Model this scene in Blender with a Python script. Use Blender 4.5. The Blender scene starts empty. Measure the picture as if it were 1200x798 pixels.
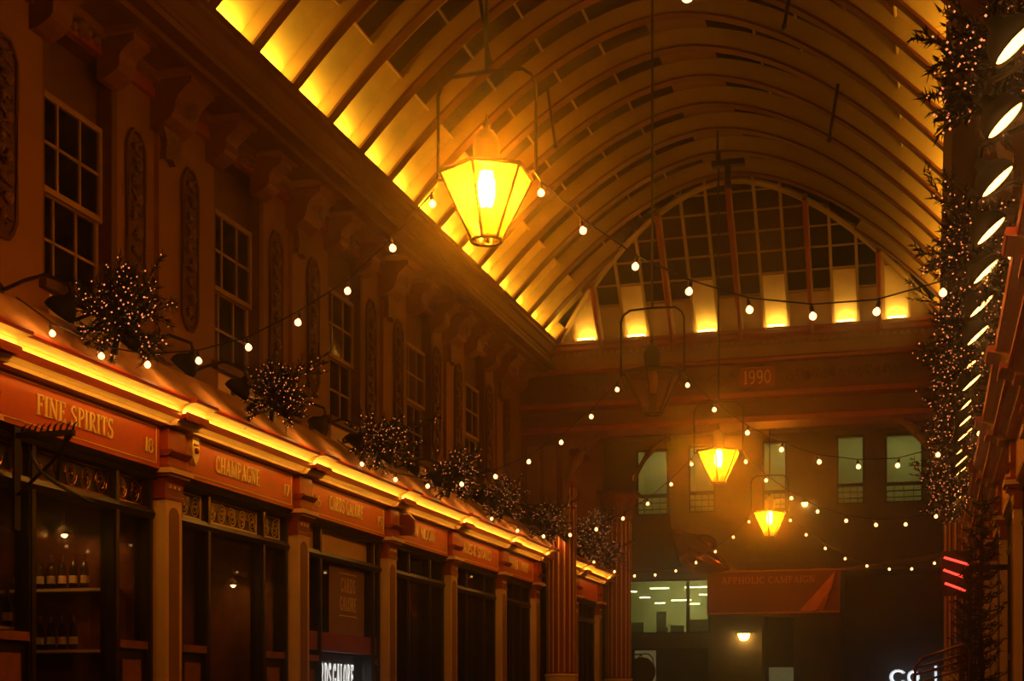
import bpy, math, random
from mathutils import Vector, Matrix, Euler
random.seed(7)
PI = math.pi
sc = bpy.context.scene
C = sc.collection

# ------------------------------------------------------------------ camera
YAW = math.atan(490.0/1700.0)
cam_d = bpy.data.cameras.new('camera')
cam = bpy.data.objects.new('camera', cam_d); C.objects.link(cam)
cam_d.sensor_width = 36.0
cam_d.lens = 1700.0/1200.0*36.0
cam_d.shift_y = (825-399)/1200.0
cam_d.clip_start = 0.05; cam_d.clip_end = 300
cam.location = (0, 0, 1.6)
cam.rotation_euler = Euler((PI/2, 0, YAW), 'XYZ')
sc.camera = cam

# ------------------------------------------------------------------ world, exposure
w = bpy.data.worlds.new('night'); sc.world = w; w.use_nodes = True
bg = w.node_tree.nodes['Background']
bg.inputs[0].default_value = (1.0, 0.42, 0.13, 1); bg.inputs[1].default_value = 0.002
# thin haze added to give the lamps a glow in place of lens bloom
wv = w.node_tree.nodes.new('ShaderNodeVolumeScatter')
wv.inputs['Color'].default_value = (1, 1, 1, 1); wv.inputs['Density'].default_value = 0.012; wv.inputs['Anisotropy'].default_value = 0.955
w.node_tree.links.new(wv.outputs[0], w.node_tree.nodes['World Output'].inputs['Volume'])
sc.view_settings.view_transform = 'Standard'; sc.view_settings.look = 'None'
sc.view_settings.gamma = 1.0; sc.view_settings.use_curve_mapping = False
sc.view_settings.exposure = -0.12
sc.cycles.use_denoising = True
sc.cycles.max_bounces = 6; sc.cycles.transparent_max_bounces = 16
sc.cycles.diffuse_bounces = 3; sc.cycles.glossy_bounces = 3; sc.cycles.volume_bounces = 0
sc.cycles.sample_clamp_indirect = 2.0
sc.cycles.caustics_reflective = False; sc.cycles.caustics_refractive = False

# light strengths of the lamps
L_LANTERN = 900.0; L_UPLIGHT = 34.0; L_GABLE = 26.0; L_COVE = 26.0; L_FLOOD = 16.0
L_BULB = 7.0; L_FAIRY = 1.9
ORANGE = (1.0, 0.29, 0.014); AMBER = (1.0, 0.50, 0.03); WARM = (1.0, 0.56, 0.20)

# ------------------------------------------------------------------ materials
M = {}
def mat(name, col, rough=0.55, metal=0.0, var=0.18, scale=6.0, bump=0.0, emit=None, es=0.0, coat=0.0, nosample=False, spec=0.4):
    m = bpy.data.materials.new(name); m.use_nodes = True
    nt = m.node_tree; b = nt.nodes['Principled BSDF']
    b.inputs['Roughness'].default_value = rough; b.inputs['Metallic'].default_value = metal
    b.inputs['Specular IOR Level'].default_value = spec
    if coat: b.inputs['Coat Weight'].default_value = coat
    if var > 0:
        tc = nt.nodes.new('ShaderNodeTexCoord'); n = nt.nodes.new('ShaderNodeTexNoise')
        n.inputs['Scale'].default_value = scale; n.inputs['Detail'].default_value = 5
        nt.links.new(tc.outputs['Object'], n.inputs['Vector'])
        r = nt.nodes.new('ShaderNodeValToRGB')
        r.color_ramp.elements[0].position = 0.3; r.color_ramp.elements[1].position = 0.7
        r.color_ramp.elements[0].color = tuple(c*(1-var) for c in col)+(1,)
        r.color_ramp.elements[1].color = tuple(min(1, c*(1+var)) for c in col)+(1,)
        nt.links.new(n.outputs['Fac'], r.inputs['Fac']); nt.links.new(r.outputs['Color'], b.inputs['Base Color'])
        if bump > 0:
            bp = nt.nodes.new('ShaderNodeBump'); bp.inputs['Strength'].default_value = bump; bp.inputs['Distance'].default_value = 0.02
            nt.links.new(n.outputs['Fac'], bp.inputs['Height']); nt.links.new(bp.outputs['Normal'], b.inputs['Normal'])
    else:
        b.inputs['Base Color'].default_value = tuple(col)+(1,)
    if emit:
        b.inputs['Emission Color'].default_value = tuple(emit)+(1,); b.inputs['Emission Strength'].default_value = es
        if nosample: m.cycles.emission_sampling = 'NONE'
    M[name] = m; return m
def glass(name, tint, refl=0.09, rough=0.03, milk=0.0, milkcol=(1, .6, .2), flat=False):
    m = bpy.data.materials.new(name); m.use_nodes = True; nt = m.node_tree
    for n in list(nt.nodes): nt.nodes.remove(n)
    out = nt.nodes.new('ShaderNodeOutputMaterial'); tr = nt.nodes.new('ShaderNodeBsdfTransparent'); tr.inputs[0].default_value = tuple(tint)+(1,)
    gl = nt.nodes.new('ShaderNodeBsdfGlossy'); gl.inputs['Roughness'].default_value = rough
    lw = nt.nodes.new('ShaderNodeLayerWeight'); lw.inputs[0].default_value = .5
    pw = nt.nodes.new('ShaderNodeMath'); pw.operation = 'POWER'; pw.inputs[1].default_value = 5.0
    ad = nt.nodes.new('ShaderNodeMath'); ad.operation = 'MULTIPLY_ADD'; ad.inputs[1].default_value = 1-refl; ad.inputs[2].default_value = refl; ad.use_clamp = True
    nt.links.new(lw.outputs['Facing'], pw.inputs[0])
    mx = nt.nodes.new('ShaderNodeMixShader')
    if flat: mx.inputs[0].default_value = refl
    else: nt.links.new(pw.outputs[0], ad.inputs[0]); nt.links.new(ad.outputs[0], mx.inputs[0])
    src = tr
    if milk > 0:
        tl = nt.nodes.new('ShaderNodeBsdfTranslucent'); tl.inputs[0].default_value = tuple(milkcol)+(1,)
        m2 = nt.nodes.new('ShaderNodeMixShader'); m2.inputs[0].default_value = milk
        nt.links.new(tr.outputs[0], m2.inputs[1]); nt.links.new(tl.outputs[0], m2.inputs[2]); src = m2
    nt.links.new(src.outputs[0], mx.inputs[1]); nt.links.new(gl.outputs[0], mx.inputs[2]); nt.links.new(mx.outputs[0], out.inputs[0])
    M[name] = m; return m

mat('cream', (.84, .62, .33), .5, var=.10, scale=4)
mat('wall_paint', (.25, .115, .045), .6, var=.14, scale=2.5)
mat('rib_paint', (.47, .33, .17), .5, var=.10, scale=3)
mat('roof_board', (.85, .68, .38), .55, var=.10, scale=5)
mat('maroon', (.26, .035, .018), .45, var=.15, scale=5)
mat('flange_red', (.13, .025, .012), .5, var=.15, scale=5)
mat('fascia_red', (.48, .075, .02), .42, var=.12, scale=3)
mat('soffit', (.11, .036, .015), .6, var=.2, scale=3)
mat('bracket_paint', (.17, .06, .028), .5, var=.2, scale=10)
mat('stone_dark', (.20, .12, .07), .75, var=.2, scale=3, bump=.15)
mat('far_stone', (.30, .20, .13), .8, var=.18, scale=1.2, bump=.1)
mat('gold', (1.0, .80, .42), .4, .0, var=.1, scale=20)
mat('black_paint', (.018, .014, .011), .35, var=.25, scale=8)
mat('iron', (.014, .011, .009), .45, .4, var=.3, scale=14)
mat('shade_black', (.006, .005, .004), .8, var=.2, scale=14, spec=.1)
mat('ornament', (.17, .085, .045), .45, .3, var=.45, scale=45, bump=.6)
mat('panel_back', (.10, .035, .022), .6, var=.4, scale=35, bump=.5)
mat('sash', (.36, .235, .12), .5, var=.1, scale=8)
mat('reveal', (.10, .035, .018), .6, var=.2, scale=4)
mat('lead', (.50, .27, .09), .65, var=.25, scale=5, bump=.2)
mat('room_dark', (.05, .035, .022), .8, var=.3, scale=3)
mat('shelf_wood', (.45, .17, .05), .5, var=.3, scale=9)
mat('room_wood', (.26, .09, .03), .6, var=.35, scale=9)
mat('office', (.60, .62, .40), .8, var=.15, scale=1.5)
mat('office_dark', (.13, .12, .06), .7, var=.2, scale=3)
mat('office_lamp', (.9, .95, .7), .5, var=0, emit=(.95, .85, .40), es=13.0)
mat('needle', (.016, .020, .008), .7, var=.4, scale=30)
mat('twig', (.03, .018, .01), .8, var=.3, scale=30)
mat('fairy', (.8, .4, .2), .5, var=0, emit=(1.0, .26, .08), es=L_FAIRY, nosample=True)
mat('bulb_glow', (1, .8, .5), .4, var=0, emit=(1.0, .44, .135), es=L_BULB)
mat('mantle', (1, .7, .3), .5, var=0, emit=ORANGE, es=L_LANTERN)
mat('mantle_weak', (1, .7, .3), .5, var=0, emit=ORANGE, es=L_LANTERN*.62)
mat('mantle_dim', (1, .7, .3), .5, var=0, emit=ORANGE, es=L_LANTERN*.12)
mat('uplight_glow', (1, .8, .4), .5, var=0, emit=AMBER, es=L_UPLIGHT)
mat('gable_glow', (1, .8, .4), .5, var=0, emit=(1, .55, .07), es=L_GABLE)
mat('cove_glow', (1, .8, .4), .5, var=0, emit=(1, .50, .045), es=L_COVE)
mat('cove_glow_low', (1, .8, .4), .5, var=0, emit=(1, .46, .04), es=L_COVE*1.3)
mat('flood_glow', (1, .8, .5), .5, var=0, emit=(1, .38, .065), es=L_FLOOD)
mat('heater_glow', (1, .1, .05), .5, var=0, emit=(1, .035, .02), es=5.0)
mat('white_glow', (1, 1, 1), .5, var=0, emit=(.86, .92, 1.0), es=1.5)
mat('sconce_glow', (1, .8, .3), .5, var=0, emit=(1, .62, .12), es=14.0)
mat('small_glow', (1, .8, .3), .5, var=0, emit=(1, .42, .07), es=120.0)
mat('notice', (.62, .60, .36), .6, var=.06, scale=8, emit=(.62, .56, .22), es=.16)
mat('ink', (.03, .025, .02), .7, var=0)
mat('banner_cloth', (.16, .022, .010), .7, var=.15, scale=2, bump=.3)
mat('banner_edge', (.52, .17, .08), .7, var=.1, scale=6)
mat('banner_print', (.66, .26, .12), .7, var=.1, scale=6)
mat('banner_fold', (.62, .17, .03), .7, var=.15, scale=5)
mat('foil', (.11, .007, .006), .13, .75, var=.12, scale=4, coat=.4)
mat('copper', (.55, .25, .10), .25, .9, var=.15, scale=20)
mat('bottle', (.012, .02, .010), .12, var=0, spec=.7)
mat('paper', (.85, .68, .42), .7, var=.1, scale=30)
mat('poster', (.20, .11, .05), .6, var=.15, scale=6)
mat('floor_stone', (.16, .12, .09), .45, var=.25, scale=2, bump=.1)
mat('cloth_dark', (.02, .02, .022), .8, var=.2, scale=20)
mat('skin', (.42, .26, .17), .6, var=.05)
mat('card_display', (.34, .24, .14), .6, var=.2, scale=9)
glass('shop_glass', (.88, .86, .80), .04, .02)
glass('sash_glass', (.70, .68, .62), .05, .03)
glass('roof_glass', (.22, .20, .18), .03, .3, flat=True)
glass('lantern_glass', (1.0, .80, .30), .03, .05, milk=.22, milkcol=(1, .74, .16), flat=True)
glass('dull_lantern_glass', (.85, .72, .50), .06, .08, milk=.25, milkcol=(.6, .42, .22))
glass('office_glass', (.86, .90, .78), .04, .04)

# ------------------------------------------------------------------ mesh helpers
class MB:
    def __init__(s): s.v = []; s.f = []; s.smooth = False
    def add(s, vs, fs):
        o = len(s.v); s.v += [tuple(v) for v in vs]; s.f += [tuple(i+o for i in f) for f in fs]; return s
    def box(s, x0, x1, y0, y1, z0, z1):
        if x0 > x1: x0, x1 = x1, x0
        if y0 > y1: y0, y1 = y1, y0
        if z0 > z1: z0, z1 = z1, z0
        return s.add([(x0,y0,z0),(x1,y0,z0),(x1,y1,z0),(x0,y1,z0),(x0,y0,z1),(x1,y0,z1),(x1,y1,z1),(x0,y1,z1)],
                     [(3,2,1,0),(4,5,6,7),(0,1,5,4),(1,2,6,5),(2,3,7,6),(3,0,4,7)])
    def prism_y(s, prof, y0, y1):
        n = len(prof)
        vs = [(x,y0,z) for x,z in prof]+[(x,y1,z) for x,z in prof]
        fs = [(i,(i+1)%n,n+(i+1)%n,n+i) for i in range(n)]+[tuple(range(n-1,-1,-1)), tuple(range(n,2*n))]
        return s.add(vs, fs)
    def prism_x(s, prof, x0, x1):
        n = len(prof)
        vs = [(x0,y,z) for y,z in prof]+[(x1,y,z) for y,z in prof]
        fs = [(i,(i+1)%n,n+(i+1)%n,n+i) for i in range(n)]+[tuple(range(n-1,-1,-1)), tuple(range(n,2*n))]
        return s.add(vs, fs)
    def prism_z(s, prof, z0, z1, prof2=None):
        n = len(prof); p2 = prof2 or prof
        vs = [(x,y,z0) for x,y in prof]+[(x,y,z1) for x,y in p2]
        fs = [(i,(i+1)%n,n+(i+1)%n,n+i) for i in range(n)]+[tuple(range(n-1,-1,-1)), tuple(range(n,2*n))]
        return s.add(vs, fs)
    def tube(s, pts, r, n=6, closed=False):
        pts = [Vector(p) for p in pts]; m = len(pts); rings = []
        rr = r if isinstance(r, (list, tuple)) else [r]*m
        up = Vector((0,0,1))
        for i,p in enumerate(pts):
            if closed: t = pts[(i+1)%m]-pts[i-1]
            else: t = pts[min(i+1,m-1)]-pts[max(i-1,0)]
            t = t.normalized() if t.length > 1e-9 else Vector((0,0,1))
            a = t.cross(up)
            if a.length < 1e-3: a = t.cross(Vector((0,1,0)))
            a.normalize(); b = t.cross(a)
            rings.append([p+a*math.cos(2*PI*k/n)*rr[i]+b*math.sin(2*PI*k/n)*rr[i] for k in range(n)])
        vs = [v for R in rings for v in R]; fs = []
        for i in range(m if closed else m-1):
            j = (i+1)%m
            for k in range(n): fs.append((i*n+k, i*n+(k+1)%n, j*n+(k+1)%n, j*n+k))
        if not closed: fs += [tuple(range(n-1,-1,-1)), tuple(range((m-1)*n, m*n))]
        return s.add(vs, fs)
    def lathe(s, prof, c=(0,0,0), n=16, axis='z'):
        vs = []; fs = []; m = len(prof)
        for (r,z) in prof:
            for k in range(n):
                a = 2*PI*k/n
                if axis == 'z': vs.append((c[0]+r*math.cos(a), c[1]+r*math.sin(a), c[2]+z))
                elif axis == 'x': vs.append((c[0]+z, c[1]+r*math.cos(a), c[2]+r*math.sin(a)))
                else: vs.append((c[0]+r*math.cos(a), c[1]+z, c[2]+r*math.sin(a)))
        for i in range(m-1):
            for k in range(n): fs.append((i*n+k, i*n+(k+1)%n, (i+1)*n+(k+1)%n, (i+1)*n+k))
        fs += [tuple(range(n-1,-1,-1)), tuple(range((m-1)*n, m*n))]
        return s.add(vs, fs)
    def sphere(s, c, r, n=10, m=7, sx=1, sy=1, sz=1):
        prof = [(max(1e-4, r*math.sin(PI*i/m)), -r*math.cos(PI*i/m)) for i in range(m+1)]
        k = len(s.v); s.lathe(prof, (0,0,0), n)
        for i in range(k, len(s.v)):
            x,y,z = s.v[i]; s.v[i] = (c[0]+x*sx, c[1]+y*sy, c[2]+z*sz)
        return s
    def xf(s, mtx):
        s.v = [tuple(mtx @ Vector(v)) for v in s.v]; return s
    def mirror(s, ax=-3.0):
        s.v = [(2*ax-v[0], v[1], v[2]) for v in s.v]; s.f = [tuple(reversed(f)) for f in s.f]; return s

MESHES = {}
def root_loc(o):
    v = Vector((0,0,0))
    while o is not None: v += o.location; o = o.parent
    return v
def obj(name, mb, m, parent=None, loc=None, smooth=False):
    """mb is given in world space; its origin becomes loc (or the parent's)"""
    base = root_loc(parent)
    l = Vector(loc) if loc is not None else base
    me = bpy.data.meshes.new(name)
    me.from_pydata([tuple(Vector(v)-l) for v in mb.v], [], mb.f)
    me.materials.append(M[m] if isinstance(m, str) else m)
    if smooth or mb.smooth:
        for p in me.polygons: p.use_smooth = True
    me.update()
    o = bpy.data.objects.new(name, me); C.objects.link(o)
    if parent is not None: o.parent = parent; o.location = l-base
    else: o.location = l
    return o
def tag(o, label=None, cat=None, group=None, kind=None):
    if label: o['label'] = label
    if cat: o['category'] = cat
    if group: o['group'] = group
    if kind: o['kind'] = kind
    return o
def thing(name, label, cat, loc, group=None, kind=None):
    o = bpy.data.objects.new(name, None); C.objects.link(o); o.location = loc; o.empty_display_size = .1
    return tag(o, label, cat, group, kind)
def copy_tree(o, dloc, parent=None):
    c = o.copy(); C.objects.link(c)
    if parent is not None: c.parent = parent
    else: c.location = Vector(o.location)+Vector(dloc)
    for ch in list(o.children): copy_tree(ch, dloc, c)
    return c
def structure(name, label, cat, loc=(0,0,0)):
    return thing(name, label, cat, loc, kind='structure')

# ------------------------------------------------------------------ lettering (serif stroke letters)
def arc(cx, cy, rx, ry, a0, a1, n=10):
    return [(cx+rx*math.cos(math.radians(a0+(a1-a0)*i/n)), cy+ry*math.sin(math.radians(a0+(a1-a0)*i/n))) for i in range(n+1)]
TK, TN = .15, .075
def stem(x, wd=TK, y0=0, y1=1, s0=True, s1=True):
    r = [([(x,y0),(x,y1)], wd)]
    if s0: r.append(([(x-.15,y0+.03),(x+.15,y0+.03)], .06))
    if s1: r.append(([(x-.15,y1-.03),(x+.15,y1-.03)], .06))
    return r
def ln(*p, wd=TN): return [(list(p), wd)]
G = {
 'I': (.32, stem(.16)), 'F': (.6, stem(.17)+ln((.17,.97),(.56,.97))+ln((.55,1),(.55,.78))+ln((.17,.52),(.42,.52))+ln((.42,.62),(.42,.42))),
 'E': (.62, stem(.17)+ln((.17,.97),(.56,.97))+ln((.55,1),(.55,.78))+ln((.17,.52),(.42,.52))+ln((.42,.62),(.42,.42))+ln((.17,.03),(.58,.03))+ln((.57,0),(.57,.24))),
 'N': (.8, stem(.15,TN)+stem(.65,TN,s0=False)+ln((.13,.97),(.65,.03),wd=TK)),
 'S': (.55, [(arc(.27,.74,.19,.23,20,250,9)[:-2]+arc(.27,.26,.21,.24,85,-150,9), .12)]+ln((.45,1),(.45,.76))+ln((.07,.0),(.07,.26))),
 'P': (.62, stem(.17,s1=False)+[(arc(.26,.73,.28,.25,90,-90), .11)]+ln((.02,.97),(.28,.97))+ln((.17,.48),(.28,.48))),
 'R': (.7, stem(.17,s1=False)+[(arc(.26,.74,.26,.24,90,-90), .11)]+ln((.02,.97),(.28,.97))+ln((.17,.5),(.28,.5))+ln((.32,.5),(.6,.03),wd=.13)+ln((.52,.03),(.7,.03),wd=.06)),
 'T': (.62, stem(.31,s1=False)+ln((.04,.97),(.58,.97))+ln((.05,1),(.05,.76))+ln((.57,1),(.57,.76))),
 'C': (.66, [(arc(.36,.5,.28,.46,45,315,14), .12)]+ln((.57,1),(.57,.72))+ln((.57,0),(.57,.25))),
 'G': (.7, [(arc(.36,.5,.28,.46,45,310,14), .12)]+ln((.57,1),(.57,.72))+[([(.57,0),(.57,.42)], .13)]+ln((.42,.42),(.7,.42),wd=.06)),
 'H': (.78, stem(.16)+stem(.62)+ln((.16,.5),(.62,.5))),
 'A': (.74, ln((.12,.03),(.36,1))+ln((.36,1),(.62,.03),wd=TK)+ln((.2,.35),(.54,.35))+ln((.0,.03),(.25,.03),wd=.06)+ln((.49,.03),(.75,.03),wd=.06)),
 'M': (.94, stem(.14,TN)+stem(.8,TK)+ln((.14,1),(.47,.06),wd=TK)+ln((.47,.06),(.8,1))),
 'D': (.72, stem(.17,s0=False,s1=False)+[(arc(.26,.5,.36,.47,90,-90,12), .12)]+ln((.02,.97),(.28,.97))+ln((.02,.03),(.28,.03))),
 'L': (.6, stem(.17)+ln((.17,.03),(.56,.03))+ln((.55,0),(.55,.26))),
 'O': (.74, [(arc(.36,.5,.28,.46,0,360,20), .12)]),
 'U': (.76, stem(.16,y0=.25,s0=False)+[(arc(.38,.28,.22,.25,180,360), .1)]+stem(.6,TN,y0=.25,s0=False)),
 'W': (1.0, ln((.1,1),(.3,.02),wd=TK)+ln((.3,.02),(.5,.9))+ln((.5,.9),(.7,.02),wd=TK)+ln((.7,.02),(.9,1))+ln((0,.97),(.22,.97),wd=.06)+ln((.8,.97),(1,.97),wd=.06)),
 '&': (.78, [(arc(.34,.77,.15,.2,-40,220,10)+[(.6,.05)], .1), (arc(.32,.27,.24,.25,100,350,10), .1)]),
 '1': (.36, stem(.2,s1=False)+ln((.08,.86),(.2,.98))), '0': (.6, [(arc(.3,.5,.22,.46,0,360,18), .11)]),
 '9': (.6, [(arc(.3,.7,.21,.27,0,360,14), .11), (arc(.28,.45,.23,.42,40,-110,10), .11)]),
 '6': (.6, [(arc(.3,.3,.21,.27,0,360,14), .11), (arc(.32,.55,.23,.42,220,70,10), .11)]),
 '8': (.6, [(arc(.3,.73,.17,.22,0,360,14), .11), (arc(.3,.27,.21,.24,0,360,14), .11)]),
 '7': (.55, ln((.05,.95),(.5,.95),wd=.1)+ln((.48,.95),(.22,0),wd=.13)), '5': (.55, ln((.1,.95),(.48,.95),wd=.1)+ln((.12,.95),(.1,.52))+[(arc(.26,.3,.22,.27,110,-140,10), .11)]),
 'o': (.62, [(arc(.31,.33,.24,.3,0,360,16), .14)]), 'i': (.3, [([(.15,0),(.15,.62)], .15), ([(.15,.8),(.15,.95)], .16)]), 'c': (.72, [(arc(.38,.45,.32,.45,35,325,14), .16)]),
 ' ': (.34, []),
}
def lettering(txt, height, width=None, depth=.012, gap=.06, tk=1.0):
    """flat raised letters in the local XZ plane, facing -Y, centred on x, base z=0"""
    mb = MB(); x = 0
    for ch in txt:
        wd, st = G[ch]
        for pts, t in st:
            t *= tk
            for (a,b) in zip(pts[:-1], pts[1:]):
                dx, dz = b[0]-a[0], b[1]-a[1]; l = math.hypot(dx,dz) or 1e-6
                nx, nz = -dz/l*t/2, dx/l*t/2
                q = [(a[0]+nx,a[1]+nz),(a[0]-nx,a[1]-nz),(b[0]-nx,b[1]-nz),(b[0]+nx,b[1]+nz)]
                mb.prism_y([(x+p[0],p[1]) for p in q], -depth/height, 0.0)
        x += wd+gap
    tot = x-gap; sx = (width/tot) if width else height
    mb.v = [((v[0]-tot/2)*sx, v[1]*height, v[2]*height) for v in mb.v]
    return mb
def face_px(mb, x, y, z): # stands on a wall that looks to +x, text runs along +y
    mb.v = [(x-v[1], y+v[0], z+v[2]) for v in mb.v]; return mb
def face_my(mb, x, y, z): # stands on a wall that looks to -y
    mb.v = [(x+v[0], y+v[1], z+v[2]) for v in mb.v]; return mb

def word_split(text, wid, gap=.06):
    adv = [G[c][0]+gap for c in text]; tot = sum(adv)-gap; k = wid/tot; out = []; x = 0; start = None; cur = ''
    for c, a_ in list(zip(text, adv))+[(' ', 0)]:
        if c == ' ':
            if cur: out.append((cur, (x-gap-start)*k, ((start+x-gap)/2-tot/2)*k))
            cur = ''; start = None
        else:
            if start is None: start = x
            cur += c
        x += a_
    return out
XM = -3.0                    # axis of the arcade
def sidex(x, side): return x if side == 'left' else 2*XM-x
def S(mb, side): return mb if side == 'left' else mb.mirror(XM)

# ------------------------------------------------------------------ large structure
fl = obj('floor', MB().box(-14, 9, -6, 60, -.2, 0), 'floor_stone')
tag(fl, 'dark stone floor of the arcade', 'floor', kind='structure')

P = [6.27, 9.2, 12.13, 15.05, 17.86, 20.43, 23.05, 25.2]
YF, YG = -2.0, 24.4          # near end of the vault, foot of the glazed end
H0 = 1.6
ZG = 6.22+H0                 # gutter height
WALLX = -6.9
# --- vault
HW, RISE, VP_ = 3.2, 1.95, 1.8
def vault(s, off=0.0):
    x = XM+HW*s; z = ZG+RISE*(1-abs(s)**VP_)
    nx, nz = math.copysign(VP_*RISE/HW*abs(s)**(VP_-1), s), 1.0; l = math.hypot(nx, nz)
    return (x+nx/l*off, z+nz/l*off)
HIPL = .90
def hip_y(z): return YG-HIPL*(z-ZG)
PER = .89
rib_ys = [YG-.30-PER*k for k in range(30)]
rib_ys = [y for y in rib_ys if y > YF]
ceil = structure('ceiling', 'barrel vaulted arcade roof with deep painted ribs and dark glazing', 'ceiling', (XM, YF, ZG))
NS = 28
full = [-1+2*i/NS for i in range(NS+1)]
def rib_mb(y, ss, th=.11, dep=.25):
    mb = MB(); n = len(ss)
    inn = [vault(s, 0.0) for s in ss]; out = [vault(s, dep) for s in ss]
    vs = []
    for yy in (y, y+th):
        vs += [(p[0],yy,p[1]) for p in inn]+[(p[0],yy,p[1]) for p in out]
    N = 2*n; fs = []
    for i in range(n-1):
        fs += [(i,i+1,n+i+1,n+i), (N+i+1,N+i,N+n+i,N+n+i+1), (i+1,i,N+i,N+i+1), (n+i,n+i+1,N+n+i+1,N+n+i)]
    fs += [(0,n,N+n,N), (n-1,N+n-1,N+2*n-1,2*n-1)]
    return mb.add(vs, fs)
def flange_mb(y, ss, w_=.15, t=.03):
    mb = MB(); n = len(ss); inn = [vault(s, -t) for s in ss]; out = [vault(s, 0.0) for s in ss]; vs = []
    for yy in (y-.03, y-.03+w_): vs += [(p[0],yy,p[1]) for p in inn]+[(p[0],yy,p[1]) for p in out]
    N = 2*n; fs = []
    for i in range(n-1):
        fs += [(i,i+1,n+i+1,n+i), (N+i+1,N+i,N+n+i,N+n+i+1), (i+1,i,N+i,N+i+1), (n+i,n+i+1,N+n+i+1,N+n+i)]
    fs += [(0,n,N+n,N), (n-1,N+n-1,N+2*n-1,2*n-1)]
    return mb.add(vs, fs)
proto = {}
def shared(key, name, maker, m, parent, y):
    """a piece whose mesh is shared along Y"""
    if key not in proto:
        o = obj(name, maker(), m, parent, loc=(XM, y, ZG)); proto[key] = (o.data, )
        return o
    o = bpy.data.objects.new(name, proto[key][0]); C.objects.link(o); o.parent = parent
    o.location = Vector((XM, y, ZG))-root_loc(parent); return o
def skin_mb(s0, s1, y, y1, off, th, n=6):
    mb = MB(); ss = [s0+(s1-s0)*i/n for i in range(n+1)]
    a = [vault(s, off) for s in ss]; b = [vault(s, off+th) for s in ss]; vs = []; N = n+1
    for yy in (y, y1): vs += [(p[0],yy,p[1]) for p in a]+[(p[0],yy,p[1]) for p in b]
    M2 = 2*N; fs = []
    for i in range(n):
        fs += [(i,i+1,N+i+1,N+i), (M2+i+1,M2+i,M2+N+i,M2+N+i+1), (i+1,i,M2+i,M2+i+1), (N+i,N+i+1,M2+N+i+1,M2+N+i)]
    fs += [(0,N,M2+N,M2), (n,M2+n,M2+N+n,N+n)]
    return mb.add(vs, fs)
glass_cuts = [.10, .27, .44, .62, .80]
for k, y in enumerate(rib_ys):
    # a rib stops where the sloping glazed end meets it
    smax0 = None
    dz = (YG-(y+.11))/HIPL
    if dz >= RISE: pieces = [full]
    else:
        sc_ = max(0, 1-dz/RISE)**(1/VP_); pieces = [[-1+(1-sc_)*i/10 for i in range(11)], [sc_+(1-sc_)*i/10 for i in range(11)]]
    for pc in pieces:
        if len(pieces) == 1:
            r = shared('rib', 'rib', lambda: rib_mb(y, pc), 'rib_paint', ceil, y)
            f = shared('flange', 'rib_flange', lambda: flange_mb(y, pc), 'flange_red', r, y)
        else:
            r = obj('rib', rib_mb(y, pc), 'rib_paint', ceil, loc=(XM, y, ZG)); obj('rib_flange', flange_mb(y, pc), 'flange_red', r)
    if k == 0: continue
    y0, y1 = y+.11, y+PER
    whole = dz >= RISE+.6
    for sg in (-1, 1):
        if whole or True:
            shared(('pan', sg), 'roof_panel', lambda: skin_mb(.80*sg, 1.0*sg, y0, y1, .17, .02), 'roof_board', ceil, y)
        if dz < RISE: continue
        shared(('lip', sg), 'panel_edge', lambda: MB().tube([(vault(.80*sg,.15)[0], yy, vault(.80*sg,.15)[1]) for yy in (y0,y1)], .016, 5), 'cream', ceil, y)
        for j in range(4):
            shared(('pane', sg, j), 'roof_pane', lambda: skin_mb(glass_cuts[j]*sg, glass_cuts[j+1]*sg, y0, y1, .22, .012, 2), 'roof_glass', ceil, y)
            if j: shared(('bar', sg, j), 'glazing_bar', lambda: MB().tube([(vault(glass_cuts[j]*sg,.21)[0], yy, vault(glass_cuts[j]*sg,.21)[1]) for yy in (y0,y1)], .018, 5), 'rib_paint', ceil, y)
        shared(('mid', sg), 'glazing_bar', lambda: MB().tube([(vault(s*sg,.205)[0], (y0+y1)/2, vault(s*sg,.205)[1]) for s in (.1,.2,.3,.4,.5,.6,.7,.8)], .018, 5), 'rib_paint', ceil, y)
    if dz >= RISE:
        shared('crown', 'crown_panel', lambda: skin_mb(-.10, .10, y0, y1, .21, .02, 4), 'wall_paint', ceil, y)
# --- small uplights sitting on the gutter between the ribs
def uplight(side, y):
    x = sidex(-6.26, side)
    t = thing('gutter_uplight', 'small lit uplight on the %s gutter at the foot of a roof bay' % side, 'uplight', (x, y, ZG), 'uplights along the %s gutter' % side)
    sg = 1 if side == 'left' else -1
    obj('housing', MB().prism_y([(x-sg*.06,ZG),(x+sg*.05,ZG),(x+sg*.05,ZG+.05),(x-sg*.06,ZG+.07)], y-.34, y+.34), 'rib_paint', t)
    obj('lens', MB().prism_y([(x-sg*.055,ZG+.07),(x+sg*.045,ZG+.052),(x+sg*.045,ZG+.070),(x-sg*.055,ZG+.083)], y-.325, y+.325), 'uplight_glow', t)
    return t
protoU = {}
for y in rib_ys[1:-1]:
    if y < 5: continue
    for side in ('left', 'right'):
        yc = y+.11+(PER-.11)/2
        if side not in protoU: protoU[side] = (uplight(side, yc), yc)
        else: copy_tree(protoU[side][0], (0, yc-protoU[side][1], 0))

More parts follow.
